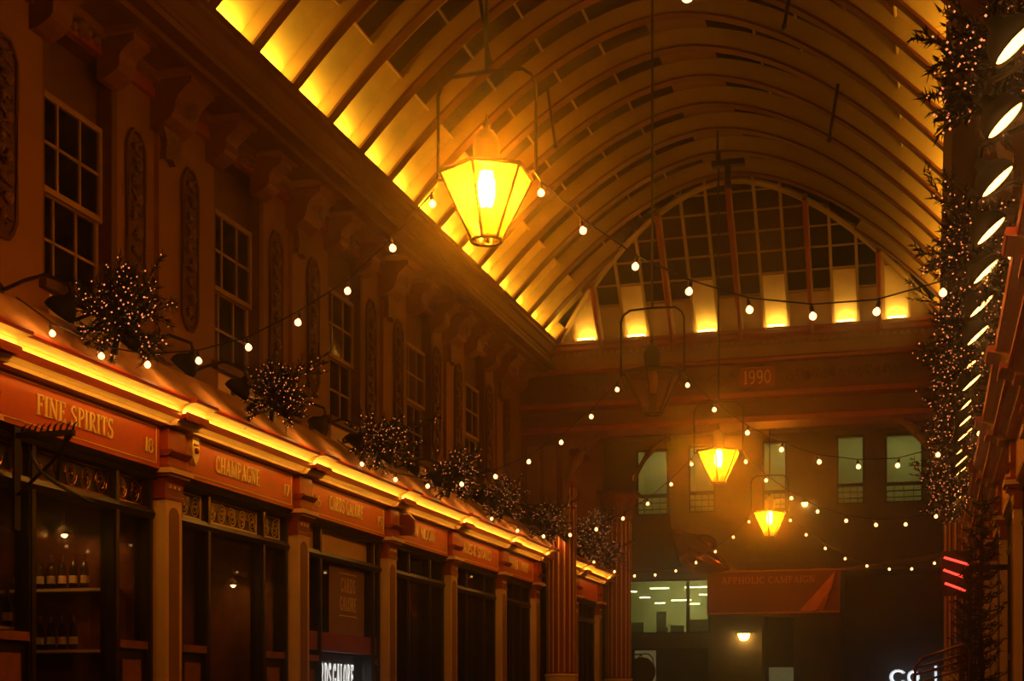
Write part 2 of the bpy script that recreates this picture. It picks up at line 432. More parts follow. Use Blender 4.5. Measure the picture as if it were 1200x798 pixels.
# --- side walls: upper wall, entablature, gutter
def zz(h): return h+H0
def side_wall(side):
    X = lambda a: a
    wl = structure('wall_'+side, 'painted upper wall of the %s arcade front with moulded entablature' % side, 'wall', (sidex(WALLX, side), YF, zz(2.9)))
    yend = 31.2
    # wall with window openings cut: piers and bands
    mb = MB(); x0, x1 = WALLX-.35, WALLX
    ops = WINS
    zb, zt = zz(3.42), zz(5.6)
    mb.box(x0, x1, YF, yend, zz(2.6), zb); mb.box(x0, x1, YF, yend, zt, zz(6.15))
    y = YF
    for a, b in ops: mb.box(x0, x1, y, a, zb, zt); y = b
    mb.box(x0, x1, y, yend, zb, zt)
    obj('wall_face', S(mb, side), 'wall_paint', wl)
    # entablature: string mould, soffit, gutter cornice
    ent = obj('frieze', S(MB().box(WALLX, WALLX+.05, YF, YG, zz(5.58), zz(5.66)).box(WALLX, WALLX+.03, YF, YG, zz(5.66), zz(5.8)), side), 'maroon', wl)
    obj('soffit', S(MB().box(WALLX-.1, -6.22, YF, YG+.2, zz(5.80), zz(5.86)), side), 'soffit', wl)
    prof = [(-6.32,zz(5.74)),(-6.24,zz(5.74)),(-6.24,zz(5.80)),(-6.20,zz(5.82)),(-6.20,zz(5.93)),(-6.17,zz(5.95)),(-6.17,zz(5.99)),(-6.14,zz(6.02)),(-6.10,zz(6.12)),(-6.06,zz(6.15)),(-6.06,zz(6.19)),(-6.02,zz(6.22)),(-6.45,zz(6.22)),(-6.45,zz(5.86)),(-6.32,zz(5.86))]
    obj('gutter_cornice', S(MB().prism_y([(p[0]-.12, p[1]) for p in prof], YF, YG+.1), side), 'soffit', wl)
    obj('gutter_lining', S(MB().box(-6.6, -6.20, YF, YG, zz(6.19), zz(6.215)), side), 'rib_paint', wl)
    return wl
WINS = []
for a, b in zip(P[:-1], P[1:]):
    if b < 24:
        c = (a+b)/2+.12; WINS.append((c-.56, c+.56))
walls = {s: side_wall(s) for s in ('left', 'right')}

def bracket_mb(y, wd, proj, hgt, top):
    """scrolled console: S-curve side profile, given width"""
    x = WALLX; prof = [(x, top), (x+proj, top), (x+proj, top-.06)]
    for i in range(9):
        t = i/8; prof.append((x+proj-.03-(proj-.09)*t**1.3-.05*math.sin(2*PI*t), top-.07-(hgt-.07)*t))
    prof.append((x, top-hgt))
    return MB().prism_y(prof, y-wd/2, y+wd/2)
for side in ('left', 'right'):
    wl = walls[side]
    for i, p in enumerate(P):
        if p > 24.3: continue
        for j, dy in enumerate((0, .97, 1.95)):
            yy = p+dy
            if yy > 24.2: continue
            big = j == 0
            wd = .44 if big else .26; pr = .42 if big else .36; hg = .44 if big else .36
            b = obj('bracket', S(bracket_mb(yy, wd, pr, hg, zz(5.74)), side), 'bracket_paint', wl, loc=(sidex(WALLX, side), yy, zz(5.5)))
            obj('bracket_cap', S(MB().box(WALLX, WALLX+pr+.05, yy-wd/2-.05, yy+wd/2+.05, zz(5.74), zz(5.80)), side), 'wall_paint', b)
            if big:
                m = MB().lathe([(.001,-.02),(.05,.0),(.085,.02),(.06,.04),(.001,.05)], (WALLX+pr-.10, yy, zz(5.5)), 12, 'x')
                obj('rosette', S(m, side), 'ornament', b)
                # mask under the big bracket and flat strip below
                cp = MB().prism_x([(yy-.17,zz(5.33)),(yy+.17,zz(5.33)),(yy+.14,zz(5.2)),(yy+.15,zz(5.08)),(yy+.05,zz(5.03)),(yy-.02,zz(5.07)),(yy-.14,zz(5.04)),(yy-.12,zz(5.2))], WALLX, WALLX+.12)
                obj('mask', S(cp, side), 'ornament', wl, loc=(sidex(WALLX, side), yy, zz(5.2)))
                obj('pilaster_strip', S(MB().box(WALLX, WALLX+.05, yy-.15, yy+.15, zz(3.2), zz(5.3)), side), 'wall_paint', wl, loc=(sidex(WALLX, side), yy, zz(3.2)))
        # low moulding running between brackets
        nxt = P[i+1] if i+1 < len(P) else p+2.6
        obj('cornice_moulding', S(MB().box(WALLX, WALLX+.10, p-.5, min(nxt, YG)-.5, zz(5.72), zz(5.80)), side), 'wall_paint', wl, loc=(sidex(WALLX, side), p, zz(5.72)))
        # ornate relief between brackets above each window
        if p+1.46 < 24:
            ym = p+1.46; mb = MB()
            for k in range(9):
                a = 2*PI*k/9; mb.sphere((WALLX+.05, ym+.16*math.cos(a), zz(5.69)+.06*math.sin(a)), .045, 6, 4)
            mb.sphere((WALLX+.07, ym, zz(5.68)), .07, 8, 5); mb.sphere((WALLX+.05, ym-.27, zz(5.67)), .05, 6, 4); mb.sphere((WALLX+.05, ym+.27, zz(5.67)), .05, 6, 4)
            obj('frieze_ornament', S(mb, side), 'ornament', wl, loc=(sidex(WALLX, side), ym, zz(5.68)), smooth=True)
        # tall chamfered relief panels beside the pilaster strip
        for dy in (-.50, .50):
            yc = p+dy
            if yc < 6.5 or yc > 24: continue
            hw = .15; z0, z1 = zz(3.62), zz(5.16); ch = .09
            outl = [(yc-hw,z0+ch+.05),(yc-hw+.05,z0+.05),(yc-.05,z0),(yc+.05,z0),(yc+hw-.05,z0+.05),(yc+hw,z0+ch+.05),(yc+hw,z1-ch-.05),(yc+hw-.05,z1-.05),(yc+.05,z1),(yc-.05,z1),(yc-hw+.05,z1-.05),(yc-hw,z1-ch-.05)]
            pn = obj('relief_panel', S(MB().prism_x(outl, WALLX, WALLX+.012), side), 'panel_back', wl, loc=(sidex(WALLX, side), yc, z0))
            obj('panel_frame', S(MB().tube([(WALLX+.02, a, b) for a, b in outl], .022, 5, closed=True), side), 'reveal', pn)
            mb = MB(); n = 9
            for k in range(n):
                z = z0+.16+(z1-z0-.3)*k/(n-1); r = .04+.02*(k % 2)
                mb.sphere((WALLX+.03, yc+(.035 if k % 2 else -.035), z), r, 6, 4, .6)
                mb.tube([(WALLX+.03, yc+.08*math.sin(t*PI*2+k), z-.06+.12*t) for t in (0,.25,.5,.75,1)], .014, 4)
            obj('relief', S(mb, side), 'ornament', pn, smooth=True)

# --- sash windows of the upper storey
def sash_window(n, side, y0, y1):
    x = WALLX-.13; z0, z1 = zz(3.42), zz(5.6); zs = zz(5.05); zm = zz(4.24)
    wn = structure('window_%d' % n, 'tall sash window with dark reveals in the %s upper wall' % side, 'window', (sidex(x, side), (y0+y1)/2, z0))
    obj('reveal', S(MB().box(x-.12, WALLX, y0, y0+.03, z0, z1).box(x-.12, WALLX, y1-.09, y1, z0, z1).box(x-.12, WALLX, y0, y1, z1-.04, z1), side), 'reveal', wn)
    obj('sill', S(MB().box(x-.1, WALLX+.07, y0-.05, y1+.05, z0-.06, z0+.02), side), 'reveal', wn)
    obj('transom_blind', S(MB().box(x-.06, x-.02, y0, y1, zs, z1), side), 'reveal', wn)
    ya, yb = y0+.03, y1-.09
    for nm, za, zb, dx in (('upper_sash', zm-.02, zs, 0.0), ('lower_sash', z0+.02, zm+.02, -.04)):
        xx = x+dx
        fr = obj(nm, S(MB().box(xx,xx+.04,ya,ya+.045,za,zb).box(xx,xx+.04,yb-.045,yb,za,zb).box(xx,xx+.04,ya+.045,yb-.045,za,za+.05).box(xx,xx+.04,ya+.045,yb-.045,zb-.05,zb), side), 'sash', wn)
        for k in (1, 2):
            yy = ya+(yb-ya)*k/3
            obj('glazing_bar', S(MB().box(xx+.008, xx+.032, yy-.012, yy+.012, za+.05, zb-.05), side), 'sash', fr)
        zh = (za+zb)/2
        obj('glazing_bar', S(MB().box(xx+.008, xx+.032, ya+.04, yb-.04, zh-.012, zh+.012), side), 'sash', fr)
        for k in range(3):
            a = ya+(yb-ya)*k/3+.014; b = ya+(yb-ya)*(k+1)/3-.014
            for (c, d) in ((za+.05, zh-.012), (zh+.012, zb-.05)):
                obj('pane', S(MB().box(xx+.016, xx+.020, a, b, c, d), side), 'sash_glass', fr)
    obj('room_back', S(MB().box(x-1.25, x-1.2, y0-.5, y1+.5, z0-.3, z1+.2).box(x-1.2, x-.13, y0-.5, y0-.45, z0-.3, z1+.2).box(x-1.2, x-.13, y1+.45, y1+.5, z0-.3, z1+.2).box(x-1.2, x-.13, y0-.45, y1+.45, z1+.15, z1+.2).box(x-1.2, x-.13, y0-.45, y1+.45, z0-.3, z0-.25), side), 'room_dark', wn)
    return wn
n = 1
for side in ('left', 'right'):
    for (a, b) in WINS:
        sash_window(n, side, a, b); n += 1

# --- shop cornice (lit cove), fascia and pilasters
def cornice(side):
    tr = structure('trim_1' if side == 'left' else 'trim_2', 'lit shop cornice with cream coves and red lips along the %s shops' % side, 'cornice', (sidex(-6.8, side), P[0], zz(2.6)))
    spans = [(P[0]-.3, 25.45), (26.2, 30.6)]
    def add(nm, prof, m, brk=True):
        mb = MB()
        for a, b in spans: mb.prism_y([(x, zz(h)) for x, h in prof], a, b)
        obj(nm, S(mb, side), m, tr)
        if brk:
            for p in P+[28.2, 30.35]:
                q = [(x+.06 if x > -6.79 else x, zz(h)) for x, h in prof]
                obj(nm+'_break', S(MB().prism_y(q, p-.21, p+.21), side), m, tr, loc=(sidex(-6.8, side), p, zz(2.6)))
    add('sloping_top', [(-6.9,3.16),(-6.86,3.16),(-6.51,2.80),(-6.9,2.80)], 'lead', False)
    add('upper_lip', [(-6.9,2.80),(-6.49,2.80),(-6.48,2.775),(-6.49,2.75),(-6.9,2.75)], 'fascia_red')
    cv = [(-6.9,2.75),(-6.50,2.75)]+[(-6.50-.14*math.sin(t*PI/2), 2.75-.095*(1-math.cos(t*PI/2))) for t in (.25,.5,.75,1)]+[(-6.9,2.655)]
    add('upper_cove', cv, 'cream')
    add('lower_lip', [(-6.9,2.655),(-6.60,2.655),(-6.60,2.672),(-6.585,2.672),(-6.578,2.64),(-6.578,2.60),(-6.588,2.60),(-6.588,2.62),(-6.9,2.62)], 'fascia_red')
    add('lower_cove', [(-6.9,2.62),(-6.62,2.62),(-6.66,2.608),(-6.69,2.585),(-6.70,2.56),(-6.9,2.56)], 'cream')
    # strip lamps lying behind the lower lip
    ys = [P[0]]+P[1:]
    if side == 'right': return tr
    for a, b in list(zip(ys[:-1], ys[1:]))+[(26.2, 28.2), (28.2, 30.35)]:
        st = thing('strip_lamp', 'thin lit strip lamp hidden behind the %s cornice lip' % side, 'strip lamp', (sidex(-6.615, side), (a+b)/2, zz(2.657)), 'strip lamps in the %s shop cornice' % side)
        obj('tube', S(MB().box(-6.625, -6.608, a+.02, b-.02, zz(2.659), zz(2.667)), side), 'cove_glow', st)
        for p_ in (a, b):
            ya_, yb_ = (p_, p_+.205) if p_ == a else (p_-.205, p_)
            obj('tube', S(MB().box(-6.565, -6.548, ya_, yb_, zz(2.673), zz(2.680)), side), 'cove_glow', st)
        obj('lower_fill_tube', S(MB().box(-6.603, -6.592, a+.22, b-.22, zz(2.612), zz(2.619)), side), 'cove_glow_low', st)  # fill tube added under the lip to brighten the lower cove and fascia
        obj('tray', S(MB().box(-6.63, -6.604, a+.01, b-.01, zz(2.655), zz(2.659)), side), 'cream', st)
    return tr
for s_ in ('left', 'right'): cornice(s_)

NAMES = [None, 'FINE SPIRITS', 'CHAMPAGNE', 'CARDS GALORE', 'NEW MOON', 'ALES & STOUTS', 'WINES & PORT']
BETWEEN = []
def pilaster(side, p, label):
    t = thing('pilaster', label, 'pilaster', (sidex(-6.86, side), p, 0), 'shop pilasters on the %s' % side)
    wd = .17; xf = -6.78; xb = -6.95
    obj('shaft', S(MB().box(xb, xf, p-wd+.02, p+wd-.02, .3, zz(1.90)), side), 'cream', t)
    obj('shaft_panel', S(MB().prism_x([(p-.09,.6),(p+.09,.6)]+[(p+.09*math.cos(a), zz(1.74)+.09*math.sin(a)) for a in [PI*i/8 for i in range(9)]], xf, xf+.008), side), 'wall_paint', t)
    obj('plinth', S(MB().box(xb, xf+.03, p-wd-.01, p+wd+.01, 0, .3), side), 'maroon', t)
    cap = obj('capital', S(MB().prism_y([(xb,zz(1.90)),(xf+.01,zz(1.90)),(xf+.01,zz(1.93)),(xf,zz(1.94)),(xf+.005,zz(2.05)),(xf+.05,zz(2.10)),(xb,zz(2.10))], p-wd, p+wd), side), 'maroon', t)
    for k in (-1, 0, 1): obj('stud', S(MB().box(xf, xf+.015, p+k*.08-.018, p+k*.08+.018, zz(2.0), zz(2.03)), side), 'gold', cap)
    obj('abacus', S(MB().box(xb, xf+.09, p-wd-.05, p+wd+.05, zz(2.13), zz(2.175)), side), 'cream', t)
    obj('abacus_mould', S(MB().box(xb, xf+.06, p-wd-.03, p+wd+.03, zz(2.10), zz(2.13)).box(xb, xf+.075, p-wd-.04, p+wd+.04, zz(2.175), zz(2.20)), side), 'maroon', t)
    obj('fascia_block', S(MB().box(xb, xf+.03, p-wd+.01, p+wd-.01, zz(2.20), zz(2.56)), side), 'fascia_red', t)
    obj('block_mould', S(MB().prism_y([(xb,zz(2.29)),(xf+.05,zz(2.29)),(xf+.09,zz(2.33)),(xf+.09,zz(2.345)),(xb,zz(2.345))], p-wd-.02, p+wd+.02), side), 'maroon', t)
    return t
PL = ['ochre pilaster before the blank fascia shop', 'ochre pilaster on the near side of the FINE SPIRITS shop', 'ochre pilaster between the FINE SPIRITS and CHAMPAGNE signs', 'ochre pilaster between the CHAMPAGNE and CARDS GALORE signs',
      'ochre pilaster between the CARDS GALORE and NEW MOON signs', 'ochre pilaster just beyond the NEW MOON sign', 'ochre pilaster second beyond the NEW MOON sign', 'ochre pilaster tucked beside the first fluted column']
for p, lb in zip(P, PL): pilaster('left', p, lb)
pilaster('left', 28.2, 'ochre pilaster midway between the two fluted columns'); pilaster('left', 30.35, 'ochre pilaster tucked beside the second fluted column')
for p in P[:]: pilaster('right', p, 'ochre pilaster on the right hand shop row')

def shopfront(side, y0, y1, text, idx, num_l=None, num_r=None, lab=None):
    lab = lab or ('dark framed shopfront under the %s fascia' % text)
    a, b = y0+.225, y1-.225; xg = -6.95
    t = thing('shopfront', lab, 'shopfront', (sidex(xg, side), (a+b)/2, 0), None)
    fb = obj('fascia_board', S(MB().box(-6.95, -6.80, a, b, zz(2.16), zz(2.56)), side), 'fascia_red', t)
    zA, zB = zz(2.20), zz(2.535)
    mb = MB(); xx = -6.80
    for q in ((a+.06, b-.06, zA, zA+.008), (a+.06, b-.06, zB-.008, zB), (a+.06, a+.068, zA, zB), (b-.068, b-.06, zA, zB)): mb.box(xx, xx+.006, *q)
    obj('gold_line', S(mb, side), 'gold', fb)
    if text and side == 'left':
        wid = {'FINE SPIRITS': 1.12, 'CHAMPAGNE': .98, 'CARDS GALORE': 1.05, 'NEW MOON': 1.1, 'ALES & STOUTS': 1.45, 'WINES & PORT': 1.2}[text]
        wpos = word_split(text, wid)
        for wtx, ww, wc in wpos:
            lb = obj('lettering', face_px(lettering(wtx, .165, ww), -6.80, (a+b)/2+wc-.12, zz(2.295)), 'gold', fb); tag(lb, 'gold serif letters reading '+wtx)
        for tx, yy in ((num_l, a+.2), (num_r, b-.2)):
            if tx: obj('shop_number', face_px(lettering(tx, .13, .15), -6.80, yy, zz(2.28)), 'gold', fb)
    # head rail, transom, mullions
    m1 = a+.62; m2 = b-.62
    if idx == 3: m1, m2 = a+.44, b-.24
    zt0, zt1 = zz(1.80), zz(2.06)
    obj('head_rail', S(MB().prism_y([(-7.0,zz(2.06)),(-6.84,zz(2.06)),(-6.82,zz(2.09)),(-6.86,zz(2.11)),(-6.80,zz(2.16)),(-7.0,zz(2.16))], a, b), side), 'black_paint', t)
    obj('transom', S(MB().prism_y([(-7.0,zz(1.70)),(-6.86,zz(1.70)),(-6.84,zz(1.75)),(-6.87,zz(1.80)),(-7.0,zz(1.80))], a, b), side), 'black_paint', t)
    for yy, wd in ((a+.05,.10), (m1,.10), (m2,.10), (b-.05,.10)):
        obj('mullion', S(MB().box(-7.0, -6.87, yy-wd/2, yy+wd/2, .0, zz(2.06)).box(-6.87, -6.855, yy-wd/4, yy+wd/4, .0, zz(2.06)), side), 'black_paint', t)
    if idx == 3: obj('window_rail', S(MB().box(-7.0, -6.88, a, b, zz(.63), zz(.85)), side), 'maroon', t)
    for (p, q) in ((a+.10, m1-.05), (m1+.05, m2-.05), (m2+.05, b-.10)):
        if q-p < .02: continue
        if idx in (1, 2):
            gp = obj('grille_panel', S(MB().box(-6.96, -6.94, p, q, zt0, zt1), side), 'black_paint', t)
            mb = MB(); nn = max(2, int((q-p)/.2))
            for k in range(nn):
                c = p+(q-p)*(k+.5)/nn; cz = (zt0+zt1)/2; sg = 1 if k % 2 else -1
                for sc2, ph in ((1, 0), (1, PI)):
                    pts = [(-6.925, c+sg*(.09*(1-t_*.7))*math.cos(ph+t_*6.5), cz+(.11*(1-t_*.7))*math.sin(ph+t_*6.5)) for t_ in [j/14 for j in range(15)]]
                    mb.tube(pts, .0055, 4)
                mb.sphere((-6.92, c, cz), .018, 6, 4)
            mb.box(-6.93,-6.915,p+.015,q-.015,zt0+.012,zt0+.025).box(-6.93,-6.915,p+.015,q-.015,zt1-.025,zt1-.012).box(-6.93,-6.915,p+.012,p+.025,zt0+.012,zt1-.012).box(-6.93,-6.915,q-.025,q-.012,zt0+.012,zt1-.012)
            obj('scrollwork', S(mb, side), 'gold' if idx == 2 else 'copper', gp)
        else:
            obj('transom_board' if idx == 3 else 'transom_light', S(MB().box(-6.96, -6.94 if idx == 3 else -6.952, p, q, zt0, zt1), side), 'cream' if idx == 3 else 'shop_glass', t)
        zlow = zz(.55) if not (p > m1 and q < m2) else zz(-.05)
        obj('pane', S(MB().box(-6.955, -6.947, p, q, max(.5, zlow-.9 if idx in (4,5,6) else zlow), zz(1.70)), side), 'shop_glass', t)
        zr = max(.5, zlow-.9 if idx in (4,5,6) else zlow)
        rl = obj('stall_riser', S(MB().box(-7.0, -6.90, p, q, .0, zr), side), 'black_paint', t)
        obj('riser_panel', S(MB().box(-6.90, -6.885, p+.08, q-.08, .15, zr-.15).box(-6.905, -6.86, p, q, zr-.05, zr+.02), side), 'room_wood', rl)
    # room behind
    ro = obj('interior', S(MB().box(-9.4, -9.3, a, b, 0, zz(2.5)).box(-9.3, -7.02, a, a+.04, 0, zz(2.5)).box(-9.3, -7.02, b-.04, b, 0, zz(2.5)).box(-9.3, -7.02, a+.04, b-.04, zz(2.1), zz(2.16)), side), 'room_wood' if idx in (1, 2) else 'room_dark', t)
    return t
shops = []
nums = {1: (None, '18'), 2: (None, '17'), 3: ('16', '15'), 4: (None, None)}
for i, (a, b) in enumerate(zip(P[:-1], P[1:])):
    nl, nr = nums.get(i, (None, None))
    shopfront('left', a, b, NAMES[i], i, nl, nr, None if NAMES[i] else 'dark framed shopfront with a blank red fascia before FINE SPIRITS')
    shopfront('right', a, b, None, 0 if i else 0, lab='dark shopfront on the right hand row')['group'] = 'shopfronts of the right hand row'
shopfront('left', 26.2, 28.2, None, 6, lab='dark shopfront just beyond the first fluted column')
shopfront('left', 28.2, 30.35, None, 6, lab='dark shopfront just before the second fluted column')

# --- fluted columns under the glazed end
def fluted_column(x, y, label, top=zz(4.6)):
    t = thing('fluted_column', label, 'column', (x, y, 0), 'fluted columns')
    R0 = .27; z0, z1 = zz(.55), zz(4.0)
    prof = []
    nf = 16
    for k in range(nf):
        a0 = 2*PI*k/nf
        for da, r in ((0,R0),(.11,R0),(.15,R0-.028),(.24,R0-.028),(.28,R0)): prof.append((x+r*math.cos(a0+da), y+r*math.sin(a0+da)))
    obj('fluted_shaft', MB().prism_z(prof, z0, z1), 'maroon', t)
    for k in range(nf):
        a0 = 2*PI*k/nf+.055
        obj('fillet', MB().box(-.004, .004, -.012, .012, z0+.03, z1-.05).xf(Matrix.Translation((x+(R0+.002)*math.cos(a0), y+(R0+.002)*math.sin(a0), 0)) @ Matrix.Rotation(a0, 4, 'Z')), 'cream', t)
    obj('drum', MB().lathe([(R0+.03,.25),(R0+.03,z0-.05),(R0+.045,z0-.03),(R0+.03,z0)], (x,y,0), 24), 'cream', t)
    obj('base', MB().lathe([(R0+.14,0),(R0+.14,.12),(R0+.1,.16),(R0+.08,.2),(R0+.05,.26)], (x,y,0), 24), 'stone_dark', t)
    cp = obj('capital', MB().lathe([(R0,z1),(R0+.03,z1+.03),(R0,z1+.06),(R0+.01,z1+.2),(R0+.06,z1+.34),(R0+.12,z1+.42),(R0+.13,z1+.5)], (x,y,0), 20), 'maroon', t)
    mb = MB()
    for k in range(8):
        a = 2*PI*k/8
        mb.tube([(x+(R0+.0+.10*q*q)*math.cos(a), y+(R0+.0+.10*q*q)*math.sin(a), z1+.08+.34*q) for q in (0,.3,.6,.85,1)], [.05,.06,.05,.035,.02], 5)
    obj('leaf_ring', mb, 'ornament', cp)
    obj('abacus', MB().box(x-R0-.15, x+R0+.15, y-R0-.15, y+R0+.15, z1+.5, z1+.6), 'soffit', t)
    return t
fluted_column(-6.50, 25.83, 'fluted red column at the foot of the glazed end wall')
fluted_column(-6.50, 30.9, 'fluted red column at the open street end of the shop row')
fluted_column(.50, 25.83, 'fluted red column on the right hand shop row')

# --- end beam with the date, hipped glazing
bm = structure('trim_3', 'carved beam across the arcade end with the date 1990', 'beam', (XM, YG, zz(4.65)))
def beam(nm, prof, m, y_sign=1):
    # prof in (y,h), runs in x
    return obj(nm, MB().prism_x([(y, zz(h)) for y, h in prof], -6.9, .9), m, bm)
beam('top_cornice', [(YG-.10,6.05),(YG-.16,6.08),(YG-.16,6.14),(YG-.22,6.17),(YG-.22,6.21),(YG+.5,6.21),(YG+.5,6.05)], 'maroon')
beam('band', [(YG-.05,5.78),(YG-.08,6.02),(YG-.10,6.05),(YG+.5,6.05),(YG+.5,5.78)], 'wall_paint')
beam('band_mould', [(YG-.12,5.70),(YG-.14,5.74),(YG-.08,5.78),(YG+.5,5.78),(YG+.5,5.68)], 'maroon')
beam('frieze', [(YG,5.20),(YG,5.70),(YG+.5,5.70),(YG+.5,5.20)], 'soffit')
beam('lower_mould', [(YG-.06,5.12),(YG-.08,5.20),(YG+.5,5.20),(YG+.5,5.05)], 'maroon')
beam('lower_face', [(YG+.10,4.82),(YG+.10,5.08),(YG+.5,5.08),(YG+.5,4.82)], 'soffit')
beam('bottom_mould', [(YG+.04,4.72),(YG+.02,4.80),(YG+.1,4.84),(YG+.6,4.84),(YG+.6,4.70)], 'maroon')
nd = 58
mb = MB()
for k in range(nd):
    x = -6.1+6.2*k/(nd-1); mb.box(x-.03, x+.03, YG-.13, YG-.09, zz(5.97), zz(6.04))
tag(obj('dentils', mb, 'wall_paint', bm), kind='stuff')
mb = MB()
for k in range(44):
    x = -6.0+6.0*k/43
    if abs(x+2.78) < .42: continue
    mb.tube([(x+.07*(1-t)*math.cos(t*8+k*PI), YG-.012, zz(5.45)+.12*(1-t)*math.sin(t*8+k*PI)) for t in [j/9 for j in range(10)]], .014, 4)
tag(obj('scroll_relief', mb, 'ornament', bm), kind='stuff')
pl = obj('date_plate', MB().box(-3.07, -2.47, YG-.03, YG, zz(5.28), zz(5.62)), 'maroon', bm)
obj('plate_frame', MB().tube([(-3.07,YG-.03,zz(5.28)),(-2.47,YG-.03,zz(5.28)),(-2.47,YG-.03,zz(5.62)),(-3.07,YG-.03,zz(5.62))], .014, 4, closed=True), 'wall_paint', pl)
tag(obj('date_numerals', face_my(lettering('1990', .22, .46), -2.77, YG-.03, zz(5.34)), 'cream', pl), 'pale raised numerals reading 1990')

hip = structure('window_30', 'sloping arched glazed end of the roof with mullions and lit lower strips', 'window', (XM, YG, ZG))
def on_hip(x, z, out=0.0):  # out>0: towards the arcade
    l = math.hypot(1, HIPL)
    return (x, hip_y(z)-out/l, z-out*HIPL/l)
def ztop(x): return ZG+RISE*(1-min(1, abs((x-XM)/HW))**VP_)
majors = [-5.40, -4.17, -3.02, -1.86, -.78]
edges_ = [-6.15]+majors+[.15]
def hip_slab(x0, x1, z0, z1, out0, out1):
    # a slab on the sloping plane clipped by the vault curve
    n = 5; xs = [x0+(x1-x0)*i/n for i in range(n+1)]
    mb = MB(); vs = []; 
    for o in (out0, out1):
        for zf in (0, 1):
            for x in xs:
                zt = ztop(x)+.06
                zz_ = min(z1, zt) if zf else min(z0, zt-.005)
                vs.append(on_hip(x, zz_, o))
    N = n+1; fs = []
    for i in range(n):
        fs += [(i,i+1,N+i+1,N+i), (2*N+i+1,2*N+i,3*N+i,3*N+i+1), (i+1,i,2*N+i,2*N+i+1), (N+i,N+i+1,3*N+i+1,3*N+i)]
    fs += [(0,N,3*N,2*N), (n,2*N+n,3*N+n,N+n)]
    return mb.add(vs, fs)
for x in majors:
    zt = ztop(x)+.05
    mu = obj('mullion', MB().add([on_hip(x-.035,ZG,-.02), on_hip(x+.035,ZG,-.02), on_hip(x+.035,zt,-.02), on_hip(x-.035,zt,-.02), on_hip(x-.035,ZG,.2), on_hip(x+.035,ZG,.2), on_hip(x+.035,zt,.2), on_hip(x-.035,zt,.2)],
        [(0,1,2,3),(7,6,5,4),(0,4,5,1),(1,5,6,2),(2,6,7,3),(3,7,4,0)]), 'rib_paint', hip)
    obj('mullion_edge', MB().tube([on_hip(x,ZG,.21), on_hip(x,zt,.21)], .042, 6), 'maroon', mu)
lamps_x = []
ROWS = [ZG+.50, ZG+.76, ZG+1.04, ZG+1.30, ZG+1.56, ZG+1.80, ZG+2.0]
for (a, b) in zip(edges_[:-1], edges_[1:]):
    c = (a+b)/2; w2 = .19
    if a < -6: c = -5.66
    if b > 0: c = -.52
    lamps_x.append(c)
    for (p, q, lit) in ((a+.03, c-w2-.02, False), (c-w2, c+w2, True), (c+w2+.02, b-.03, False)):
        if q-p < .05: continue
        zt = max(ztop(p), ztop(q))
        if zt > ZG+.1:
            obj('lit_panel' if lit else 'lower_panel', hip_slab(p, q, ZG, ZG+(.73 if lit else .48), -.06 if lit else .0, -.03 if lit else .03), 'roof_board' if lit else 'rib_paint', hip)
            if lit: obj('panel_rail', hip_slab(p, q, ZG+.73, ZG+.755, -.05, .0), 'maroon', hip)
        for z0, z1 in zip(ROWS[:-1], ROWS[1:]):
            if zt > z0+.03 and not (lit and z0 < ZG+.7):
                obj('pane', hip_slab(p+.005, q-.005, z0+.012, z1-.012, -.01, .0), 'roof_glass', hip)
                obj('glazing_bar', hip_slab(p, q, z0-.012, z0+.012, -.012, .015), 'sash', hip)
    for x in (c-w2-.01, c+w2+.01):
        if a+.02 < x < b-.02:
            obj('sub_mullion', hip_slab(x-.022, x+.022, ZG, ZG+3, -.06, .07), 'rib_paint', hip)
# curved edge trim where glazing meets the vault
obj('arch_trim', MB().tube([on_hip(XM+HW*s, vault(s,.0)[1], .05) for s in full], .05, 6), 'rib_paint', hip)
for c, w_ in zip(lamps_x, ('first', 'second', 'third', 'fourth', 'fifth', 'sixth')):
    t = thing('end_uplight', w_+' bar uplight under the glazed roof end counted from the CHAMPAGNE side', 'uplight', (c, YG-.14, zz(6.21)), 'uplights along the glazed roof end')
    obj('housing', MB().box(c-.15, c+.15, YG-.22, YG-.12, zz(6.21), zz(6.225)), 'iron', t)
    obj('lens', MB().prism_x([(YG-.215,zz(6.225)),(YG-.13,zz(6.225)),(YG-.13,zz(6.255)),(YG-.20,zz(6.262))], c-.145, c+.145), 'gable_glow', t)

# --- side piers, knee braces and dark ceiling beyond the beam
lw = structure('wall_end', 'dark panelled piers and ceiling under the end beam', 'wall', (-6.5, 25.5, zz(2.9)))
obj('ceiling_slab', MB().box(-6.9, .9, YG+.5, 31.4, zz(5.85), zz(6.0)), 'soffit', lw)
for x, sg in ((-6.9, 1), (.9, -1)):
    obj('pier', MB().box(x, x+sg*.75, YG+.12, YG+.6, zz(3.0), zz(4.72)), 'soffit', lw)
    for k in (0, 1):
        obj('pier_panel', MB().box(x+sg*(.12+.3*k), x+sg*(.34+.3*k), YG+.09, YG+.12, zz(3.5), zz(4.5)), 'stone_dark', lw)
    for yb, up in ((YG+.30, 0.0), (30.9, 1.0)):
        pts = [(x+sg*(.72+.80*t_), yb+.05, zz(4.70+up-.85*(1-t_)**2.0)) for t_ in [i/10 for i in range(11)]]
        kb_ = obj('knee_brace', MB().tube(pts, [.05]*4+[.065]*3+[.05]*4, 8), 'stone_dark', lw)
        obj('brace_collar', MB().lathe([(.085,-.03),(.095,0),(.085,.03)], pts[5], 10, 'x'), 'ornament', kb_)
obj('far_beam', MB().box(-6.9, .9, 30.8, 31.2, zz(5.75), zz(6.2)), 'soffit', lw)

